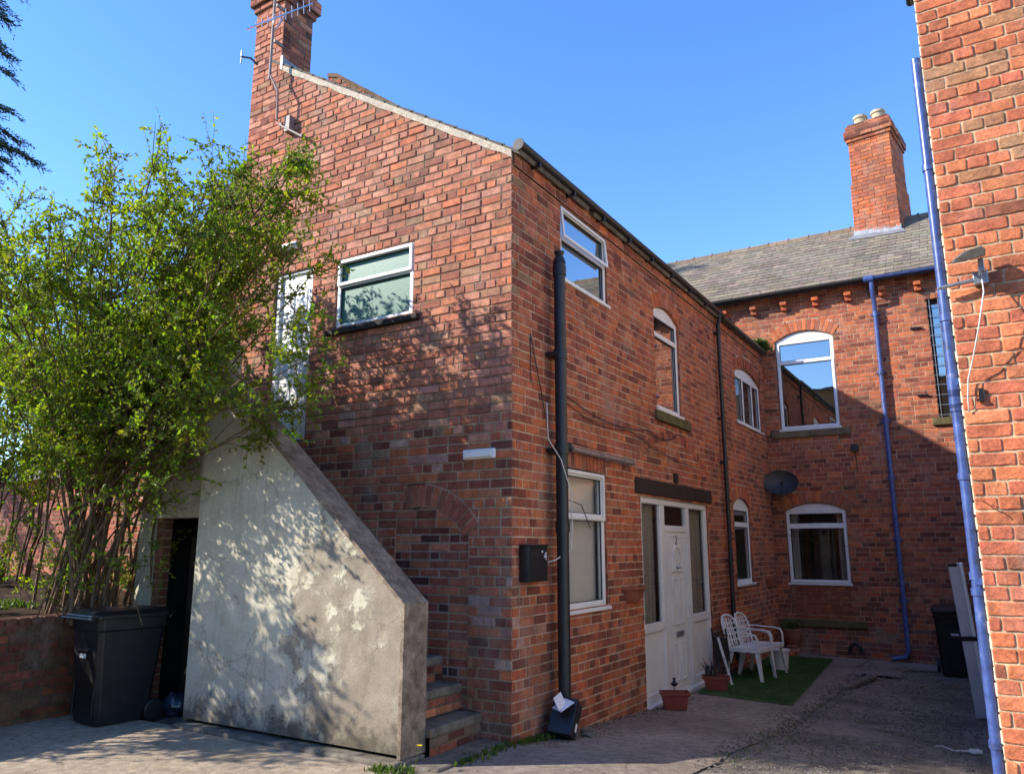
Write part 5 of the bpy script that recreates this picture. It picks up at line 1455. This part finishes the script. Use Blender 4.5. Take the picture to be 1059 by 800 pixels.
# trough planters by the door
def trough(label, x, y, rot, w=.30, d=.17, h=.19):
    t = thing('trough_planter', label, 'planter', (x, y, gz(x, y)+.012), rot, group='red trough planters by the front door', absolute=False)
    b = MB(); c = .02
    def rg(k, z): return [(-w/2*k, -d/2*k, z), (w/2*k, -d/2*k, z), (w/2*k, d/2*k, z), (-w/2*k, d/2*k, z)]
    rs_ = [rg(.8, 0), rg(.95, h-.04), rg(1.08, h-.04), rg(1.1, h), rg(.98, h), rg(.95, h-.03)]
    vs = [p for r in rs_ for p in r]
    b.add(vs, [(i*4+k, i*4+(k+1) % 4, (i+1)*4+(k+1) % 4, (i+1)*4+k) for i in range(5) for k in range(4)]+[(3, 2, 1, 0)])
    for i in range(7): 
        xx = -w*.36+w*.12*i; b.box((xx, -d/2*.93, .03), (xx+.01, -d/2*.85, h-.05))
    b.build('trough', M_TERRAR, t, bevel=.006)
    s = MB(); s.box((-w*.46, -d*.46, h-.06), (w*.46, d*.46, h-.03)); s.build('soil', M_SOIL, t)
    return t
t1 = trough('red trough planter with one dark figure stake, nearest the front door step', .27, 3.1, math.radians(90-60), .3)
k = MB(); k.tube([(0, .0, .16), (.0, 0, .24)], .004, 6); k.lathe([(0, .24), (.03, .25), (.045, .275), (.03, .285), (.012, .30), (.018, .33), (0, .34)], (0, 0, 0), 12); k.build('garden_ornament', M_BLACKP, t1, smooth='auto')
t2 = trough('red trough planter with spiky dead stems, standing between the door and the chairs', .3, 4.55, math.radians(20), .32)
k = MB(); rr = random.Random(4)
for i in range(26):
    a = Vector((rr.uniform(-.1, .1), rr.uniform(-.04, .04), .15)); b = a+Vector((rr.uniform(-.14, .14), rr.uniform(-.1, .1), rr.uniform(.15, .34)))
    k.tube([a, a.lerp(b, .5)+Vector((0, 0, .03)), b], [.004, .0035, .001], 4)
M_REDST = mat_noise('dead_red_stems', [(.3, (.08, .03, .03)), (.7, (.22, .1, .07))], 20, .8)
k.build('plant', M_REDST, t2)
k = MB()
for dx in (-.1, -.04): k.lathe([(0, .16), (.03, .17), (.035, .24), (.02, .27), (.03, .3), (.0, .33)], (dx, -.03, 0), 10)
k.build('garden_ornament', M_BLACKP, t2, smooth='auto')
# leaning plank, dark metal stand
mb = MB(); z0 = gz(.4, 5.0)+.03
mb.box((-.016, -.007, 0), (.016, .007, .62), M=Matrix.Translation((.36, 5.05, z0))@Matrix.Rotation(math.radians(-15), 4, 'Y'))
o = mb.build('leaning_plank', M_CHAIR, bevel=.003); tag(o, 'thin white strip of board leaning towards the wall between planter and chair', 'board')
mb = MB(); 
for x in (.1, .3): mb.tube([(x, 5.28, z0), (x-.06, 5.28, z0+.7)], .012, 6)
for z in (.1, .35, .6): mb.box((.05, 5.26, z0+z), (.3-.06*z, 5.3, z0+z+.02))
mb.box((.07, 5.262, z0+.12), (.26, 5.275, z0+.58))
o = mb.build('metal_rack', M_BLACKP); tag(o, 'dark folded metal rack leaning on the brick wall behind the spiky planter', 'rack')
# urn in the corner
ur = thing('urn_planter', 'round terracotta urn with green plant on bricks in the far corner', 'planter', (.27, 9.18, gz(.3, 9.2)))
z0 = gz(.3, 9.2); mb = MB()
mb.lathe([(0, .13), (.10, .13), (.11, .16), (.07, .19), (.12, .26), (.165, .36), (.165, .42), (.185, .43), (.185, .47), (.15, .47), (.14, .42), (0, .42)], (.27, 9.15, z0), 28)
mb.build('pot', M_TERRA, ur, smooth='auto')
mb = MB(); mb.box((.1, 9.05, z0), (.32, 9.16, z0+.07), None, ORNG[0]); mb.box((.13, 9.17, z0), (.36, 9.27, z0+.07), None, RED[0]); mb.box((.16, 9.05, z0+.072), (.38, 9.25, z0+.128), None, PINKB[0])
mb.build('brick_base', M_BR, ur, bevel=.006)
mb = MB(); rr = random.Random(5)
for i in range(260):
    a = Vector((.27+rr.gauss(0, .07), 9.15+rr.gauss(0, .07), z0+.43+rr.uniform(0, .12))); leaf(mb, a, rv(rr)+Vector((0, 0, .6)), rv(rr), rr.uniform(.03, .07), (1, 1, 1), rr, .5)
mb.build('plant', M_WEED, ur)
# wall planters (half baskets)
def wallpot(label, y, z, w):
    t = thing('wall_planter', label, 'planter', (0, y, z), group='terracotta half pots fixed on the side wall', absolute=False)
    b = MB(); n = 16; prof = [(.62, 0, .07), (.85, .06, .10), (.97, .13, .135), (1.06, .135, .145), (1.06, .165, .145), (.95, .165, .13), (.85, .1, .1)]
    vs = []
    for k, zz, dp in prof:
        for i in range(n+1):
            a = -PI/2+PI*i/n; vs.append((math.cos(a)*dp+.001, math.sin(a)*w/2*k, zz))
    b.add(vs, [(i*(n+1)+j, i*(n+1)+j+1, (i+1)*(n+1)+j+1, (i+1)*(n+1)+j) for i in range(len(prof)-1) for j in range(n)]+[tuple(range(n+1))[::-1]])
    b.build('pot', M_TERRA, t, smooth='auto')
    s = MB(); s.add([(math.cos(-PI/2+PI*i/n)*.11, math.sin(-PI/2+PI*i/n)*w/2*.88, .13) for i in range(n+1)], [tuple(range(n+1))]); s.build('soil', M_SOIL, t)
    return t
wallpot('empty terracotta half pot on the wall between ground floor window and front door', 2.58, -.6, .5)
wallpot('terracotta half pot on the wall just before the far corner', 8.85, -.7, .45)
# postbox
pb = thing('postbox', 'black metal letter box with a white number 4 on the corner of the brick wall', 'letter box', (0, .27, -.3))
mb = MB(); mb.box((.012, .1, -.30), (.11, .43, .0)); mb.prism([(.105, -.0), (.435, -.0), (.435, .022), (.105, .022)], .01, .12, lambda a, b, n: (n, a, b)); 
mb.box((.11, .13, -.27), (.116, .40, -.06))
bx_ = mb.build('box', M_BLACKP, pb, bevel=.006)
text('4', .10, MBt(.375, -.085, .1175), M_PAPER, bx_, 'number')
mb = MB(); mb.box((.1165, .31, -.05), (.118, .335, -.035)); mb.build('sticker', M_PAPER, bx_)
# lamps on the gable
def lamp(label, x, z, w=.34):
    t = thing('bulkhead_lamp', label, 'wall light', (x, 0, z), group='white wall lamps on the gable', absolute=False)
    b = MB(); b.box((-w/2, -.055, -.045), (w/2, -.008, .045)); b.build('housing', M_UPVC, t, bevel=.012)
    b = MB(); b.box((-w/2+.02, -.075, -.032), (w/2-.02, -.056, .032)); b.build('diffuser', M_UPVCD, t, bevel=.01); return t
lamp('white bulkhead lamp low on the gable above the blocked arch', -.33, .82)
lamp('white lamp high on the gable above the upper door, half hidden by leaves', -3.02, 3.36)
# conduit, junction box and aerial on the gable
ae = thing('tv_aerial', 'silver television aerial and mast fixed to the chimney at the top of the gable', 'aerial', (-3.4, -.1, 5.6))
mb = MB(); mb.tube([(-3.36, -.16, 5.55), (-3.36, -.16, 7.35)], .017, 10)
for z in (6.1, 6.6): mb.box((-3.37, -.13, z-.02), (-3.345, -.0, z+.02)); 
mb.build('mast', M_CONDUIT, ae, smooth='auto')
mb = MB(); a = Vector((-3.42, -.5, 6.05)); b = Vector((-2.86, .0, 6.50)); mb.tube([a, b], .012, 6)
for i in range(11):
    p = a.lerp(b, .05+.09*i); l = .08+.008*i; up = Vector((.35, -.25, -.9)).normalized()
    mb.tube([p-up*l, p+up*l], .005, 5)
mb.tube([(-3.36, -.16, 6.3), (-3.2, -.28, 6.24)], .018, 6)
mb.build('boom', M_ALU, ae)
mb = MB(); mb.box((-.06, -.004, -.12), (.06, .004, .12), M=Matrix.Translation((-3.18, -.22, 6.2))@Matrix.Rotation(math.radians(-28), 4, 'Z')@Matrix.Rotation(math.radians(-24), 4, 'X'))
mb.build('reflector', M_ALU, ae)
mb = MB(); mb.tube([(-3.36, -.16, 5.62), (-3.2, -.16, 5.35), (-3.2, -.14, 4.96)], .013, 8); mb.build('stay', M_CONDUIT, ae)
cd = thing('aerial_bracket', 'old angle bracket with grey junction box below the aerial on the gable', 'bracket', (-3.2, 0, 4.9))
mb = MB(); mb.tube([(-3.24, -.1, 4.96), (-2.80, -.1, 4.66)], .012, 6); mb.box((-3.2, -.1, 4.92), (-3.17, 0, 4.95)); mb.box((-2.84, -.1, 4.67), (-2.81, 0, 4.7))
mb.build('conduit', M_CONDUIT, cd)
mb = MB(); mb.box((-3.13, -.09, 4.82), (-3.04, -.012, 5.02)); mb.build('junction_box', M_CONDUIT, cd, bevel=.004)
wb_ = thing('wall_bracket', 'small dark iron bracket sticking out left of the chimney', 'bracket', (-3.9, 0, 6.1))
mb = MB(); mb.tube([(-3.8, -.01, 6.0), (-3.86, -.06, 6.08), (-4.0, -.1, 6.13)], .014, 6); mb.tube([(-4.0, -.1, 6.04), (-4.0, -.1, 6.22)], .008, 6)
mb.build('arm', M_BLACKP, wb_)
# satellite dish
sd_ = thing('satellite_dish', 'dark oval satellite dish high in the corner between the two brick walls', 'satellite dish', (.25, 9.4, 1.15))
mb = MB(); n = 28; m = 6; c = Vector((.27, 9.13, 1.15)); fw_ = Vector((.25, -.9, .28)).normalized(); ux = Vector((0, 0, 1)).cross(fw_).normalized(); uy = fw_.cross(ux)
vs = []
for i in range(m+1):
    r = i/m
    for j in range(n):
        t = 2*PI*j/n; vs.append(c+ux*r*.31*math.cos(t)+uy*r*.235*math.sin(t)+fw_*(.07*r*r))
fs = [(i*n+j, i*n+(j+1) % n, (i+1)*n+(j+1) % n, (i+1)*n+j) for i in range(m) for j in range(n)]
mb.add(vs, fs); mb.add([v-fw_*.006 for v in vs], [f[::-1] for f in fs])
mb.tube([vs[m*n+j] for j in range(n)]+[vs[m*n]], .007, 6)
M_DISH = mat_noise('dark_dish_paint', [(.3, (.012, .012, .014)), (.7, (.025, .025, .028))], 6, .5, .5, .1)
mb.build('reflector', M_DISH, sd_, smooth=True)
mb = MB(); e = c+fw_*.32-uy*.12; mb.tube([c-uy*.23+fw_*.06, c-uy*.2+fw_*.2, e], .008, 6); mb.box((-.03, -.025, -.03), (.03, .04, .03), M=Matrix.Translation(e))
mb.build('receiver_arm', M_BLACKP, sd_)
mb = MB(); mb.tube([c-fw_*.01, c-fw_*.12, Vector((.2, 9.45, 1.05))], .018, 8); mb.box((.14, 9.42, .95), (.26, 9.448, 1.15)); mb.build('mount', M_STEEL, sd_)
# alarm box & wire
ab = thing('junction_box', 'little black box with a hanging wire on the main house wall', 'box', (1.54, 9.45, 1.7))
mb = MB(); mb.box((1.5, 1.7, .006), (1.62, 1.83, .06), WC); mb.build('box', M_BLACKP, ab, bevel=.005)
mb = MB(); mb.tube([WC(1.56, 1.7, .02), WC(1.57, 1.3, .015)], .006, 5); mb.build('wire', M_CABLEB, ab)
mb = MB(); cz = gz(1.3, 9.4)+.13
pts = [(1.3+.1*math.cos(t), 9.33, cz+.12*math.sin(t)) for t in [PI*i/14-.2 for i in range(18)]]; mb.tube(pts, .03, 8)
o = mb.build('hose_loop', M_BLACKP, smooth=True); tag(o, 'short black loop of hose standing at the foot of the main house wall', 'hose')
# hanging clothes line / string along the corner
mb = MB(); L0 = Vector((.08, 9.3, .27)); L1 = Vector((3.38, 7.9, -.02)); mb.tube([L0.lerp(L1, i/16)+Vector((0, 0, -.16*math.sin(PI*i/16))) for i in range(17)], .004, 4)
o = mb.build('washing_line', M_MOSS); tag(o, 'thin yellowish line strung across in front of the main house ground floor window', 'line')
# cables on the side wall
mb = MB()
def sag(a, b, s, n=14): return [Vector(a).lerp(Vector(b), i/n)+Vector((0, 0, -s*math.sin(PI*i/n))) for i in range(n+1)]
mb.tube(sag((.03, .84, 1.52), (.03, 3.2, 1.42), .12)+sag((.03, 3.2, 1.42), (.03, 4.3, 1.5), .1), .006, 5)
mb.tube(sag((.028, .84, 1.46), (.028, 2.6, 1.34), .1)+sag((.028, 2.6, 1.34), (.028, 4.9, 1.1), .05), .005, 5)
mb.tube([(.02, .30, 1.98), (.03, .36, 1.75), (.03, .48, 1.45), (.03, .56, 1.2)], .006, 5); mb.tube([(.02, .30, 1.98), (.02, .295, 1.7), (.02, .31, 1.5)], .005, 5)
mb.tube([(.09, .84, .45), (.15, 1.05, .4), (.17, 1.2, .18)], .005, 5)
o = mb.build('black_cables', M_CABLEB); tag(o, 'black cables sagging across the side wall between the upper and lower windows', 'cable')
mb = MB(); mb.tube([(.05, .55, 1.35), (.06, .55, 1.0), (.16, .62, .8), (.21, .72, .5), (.21, .73, .2), (.2, .72, -.02), (.1, .6, -.12), (.03, .5, -.15)], .006, 6)
o = mb.build('white_cable', M_CABLEW, smooth=True); tag(o, 'thin white cable looping round the thick black soil pipe above the letter box', 'cable')
# black box with papers at the foot of the pipe
bg = thing('cardboard_box', 'black box tipped against the foot of the soil pipe with white papers on top', 'box', (.18, .42, -1.6))
zg = gz(.2, .4); Mx = Matrix.Translation((.18, .5, zg+.02))@Matrix.Rotation(math.radians(-30), 4, 'X')@Matrix.Rotation(math.radians(10), 4, 'Z')
mb = MB(); mb.box((-.1, -.1, 0), (.12, .07, .31), M=Mx); b_ = mb.build('box', M_BLACKP, bg, bevel=.008)
mb = MB(); mb.box((.1205, -.02, .06), (.122, .03, .13), M=Mx); mb.build('label_patch', M_PAPER, b_)
for k, (dx, dz, ry, rz) in enumerate(((.05, .33, 65, 25), (.06, .29, 10, -15))):
    mb = MB(); mb.box((-.055, -.085, 0), (.055, .085, .004), M=Matrix.Translation((.18+dx, .40+.05*k, zg+dz))@Matrix.Rotation(math.radians(rz), 4, 'Z')@Matrix.Rotation(math.radians(ry), 4, 'Y')@Matrix.Rotation(math.radians(20), 4, 'X'))
    o = mb.build('leaflet', M_PAPER); tag(o, ['white leaflet standing upright on the black box by the soil pipe', 'white leaflet lying flat on the black box by the soil pipe'][k], 'leaflet', 'leaflets on the black box')
mb = MB(); n = 9
for (x, y, s) in ((.3, .82, .07), (.22, .92, .05)):
    rr = random.Random(int(s*1000)); vs = []
    for i in range(6):
        for j in range(9):
            ph = PI*i/5; t = 2*PI*j/9; v = Vector((math.sin(ph)*math.cos(t), math.sin(ph)*math.sin(t), math.cos(ph)*.6)); v *= s*(1+.3*noise.noise(v*3+Vector((x*9, 0, 0)))); vs.append((x+v.x, y+v.y, gz(x, y)+.02+v.z))
    q = MB(); q.add(vs, [(i*9+j, (i+1)*9+j, (i+1)*9+(j+1) % 9, i*9+(j+1) % 9) for i in range(5) for j in range(9)])
    o = q.build('stone', M_STEP); tag(o, 'larger grey stone at the foot of the soil pipe' if s > .06 else 'smaller grey stone just beyond the soil pipe', 'stone', 'stones by the soil pipe')
# leaning board by the right building
lb_ = thing('leaning_board', 'tall pale grey-white door panel propped upright beside the right hand brick building', 'board', (3.2, 4.6, gz(3.2, 4.6)))
zb_ = gz(3.2, 4.6); Mx = Matrix.Translation((3.22, 4.7, zb_))@Matrix.Rotation(math.radians(13), 4, 'X')@Matrix.Rotation(math.radians(-3.2), 4, 'Y')
mb = MB(); mb.box((-.04, -.03, 0), (.07, .03, 1.72), M=Mx); mb.build('panel', M_PANEL, lb_, bevel=.006)
mb = MB(); mb.box((.071, -.036, 0), (.105, .036, 1.72), M=Mx); mb.build('edge_strip', M_UPVC, lb_, bevel=.004)
mb = MB(); mb.box((-.043, -.034, 1.69), (.05, .034, 1.725), M=Mx); mb.build('dark_trim', M_BLACKP, lb_); mb = MB(); mb.box((-.043, -.038, .86), (.108, .0, .91), M=Mx); mb.build('dark_trim', M_BLACKP, lb_)
mb = MB(); zz = gz(3.05, 2.7); mb.box((-.04, -.03, 0), (.05, .04, .03), M=Matrix.Translation((3.22, 2.6, zz+.01))@Matrix.Rotation(.5, 4, 'Z'))
o = mb.build('socket_plate', M_UPVC, bevel=.005); tag(o, 'white plastic socket lying on the ground by the blue pipe', 'socket')
mb = MB(); mb.tube([(3.18, 2.62, zz+.02), (3.05, 2.6, zz+.012), (2.95, 2.75, zz+.01), (2.9, 2.7, zz+.01)], .006, 5)
o = mb.build('loose_cable', M_CABLEW); tag(o, 'short white cable end on the ground beside the white socket', 'cable')
# floodlight
fl = thing('floodlight', 'weathered floodlight on a pole arm sticking out of the sunlit right hand building', 'floodlight', (3.66, -.5, 1.6))
mb = MB(); mb.tube([(3.425, -.48, 1.585), (3.60, -.47, 1.605), (3.67, -.42, 1.625)], [.012, .015, .016], 10); mb.box((3.62, -.47, 1.58), (3.7, -.405, 1.66)); mb.tube([(3.66, -.50, 1.62), (3.665, -.52, 1.70)], .012, 8)
mb.box((3.655, -.53, 1.64), (3.685, -.50, 1.72)); mb.build('arm', M_STEEL, fl, bevel=.003)
Mx = Matrix.Translation((3.61, -.56, 1.745))@Matrix.Rotation(math.radians(20), 4, 'Y')@Matrix.Rotation(math.radians(25), 4, 'X')
Mx = Matrix.Translation((3.615, -.56, 1.74))@Matrix.Rotation(math.radians(-14), 4, 'Y')@Matrix.Rotation(math.radians(18), 4, 'X')
mb = MB(); mb.prism([(-.10, -.012), (.07, -.035), (.085, .0), (.07, .03), (-.02, .035), (-.095, .008)], -.06, .06, lambda a, b, n: tuple(Mx@Vector((a, n, b)))); mb.build('lamp_head', M_FLOOD, fl, bevel=.006)
mb = MB(); mb.tube([(3.665, -.5, 1.61), (3.665, -.56, 1.5), (3.62, -.55, 1.3), (3.57, -.50, 1.12), (3.53, -.44, 1.0), (3.515, -.43, .88), (3.515, -.425, .8)], .0045, 6); mb.build('cable', M_CABLEW, fl, smooth=True)
nl = thing('wall_nail', 'bent iron hook in the sunlit brickwork right of the blue pipe', 'hook', (3.58, -.41, .88))
mb = MB(); mb.box((3.575, -.43, .86), (3.60, -.405, .94)); mb.box((3.56, -.44, .86), (3.60, -.42, .875)); mb.build('hook', M_BLACKP, nl)
nl = thing('wall_nail', 'long thin nail slanting down from the sunlit brickwork low on the right', 'nail', (3.55, -.42, .26))
mb = MB(); mb.tube([(3.54, -.43, .27), (3.53, -.50, .26), (3.62, -.44, .19)], .003, 5); mb.build('nail', M_BLACKP, nl)

# ================================================================== WORLD, SUN, CAMERA
sdir = Vector((1.4, 1.0, -1.02)).normalized()
el = math.asin(-sdir.z); az = math.atan2(-sdir.x, -sdir.y)
w = bpy.data.worlds.new('World'); bpy.context.scene.world = w; w.use_nodes = True
nt = w.node_tree; bgn = nt.nodes['Background']; sk = nt.nodes.new('ShaderNodeTexSky'); sk.sky_type = 'NISHITA'; sk.sun_disc = False
sk.sun_elevation = el; sk.sun_rotation = az % (2*PI); sk.air_density = 1.0; sk.dust_density = 0.0; sk.ozone_density = 3.0
hs = nt.nodes.new('ShaderNodeHueSaturation'); hs.inputs['Saturation'].default_value = 1.22; hs.inputs['Hue'].default_value = .511; nt.links.new(sk.outputs[0], hs.inputs['Color']); nt.links.new(hs.outputs[0], bgn.inputs[0]); bgn.inputs[1].default_value = .125
sl = bpy.data.lights.new('Sun', 'SUN'); sl.energy = 2.8; sl.angle = math.radians(.5); sl.color = (1, .92, .80)
so = bpy.data.objects.new('Sun', sl); COL.objects.link(so); so.rotation_euler = sdir.to_track_quat('-Z', 'Y').to_euler(); so.location = (-8, -8, 12)
cam = bpy.data.cameras.new('Camera'); co = bpy.data.objects.new('Camera', cam); COL.objects.link(co)
cam.sensor_fit = 'HORIZONTAL'; cam.sensor_width = 36; cam.lens = 800/1059*36; cam.clip_start = .05; cam.clip_end = 2000
p = math.atan(165/800); th = math.radians(31.5)
fwv = Vector((-math.sin(th)*math.cos(p), math.cos(th)*math.cos(p), math.sin(p)))
co.location = (3.5665, -5.8248, 0); co.rotation_euler = fwv.to_track_quat('-Z', 'Y').to_euler()
sc = bpy.context.scene; sc.camera = co
sc.view_settings.view_transform = 'Standard'; sc.view_settings.look = 'None'; sc.view_settings.exposure = 1.66; sc.view_settings.gamma = 1
sc.render.engine = 'CYCLES'; sc.cycles.max_bounces = 8; sc.cycles.transparent_max_bounces = 12
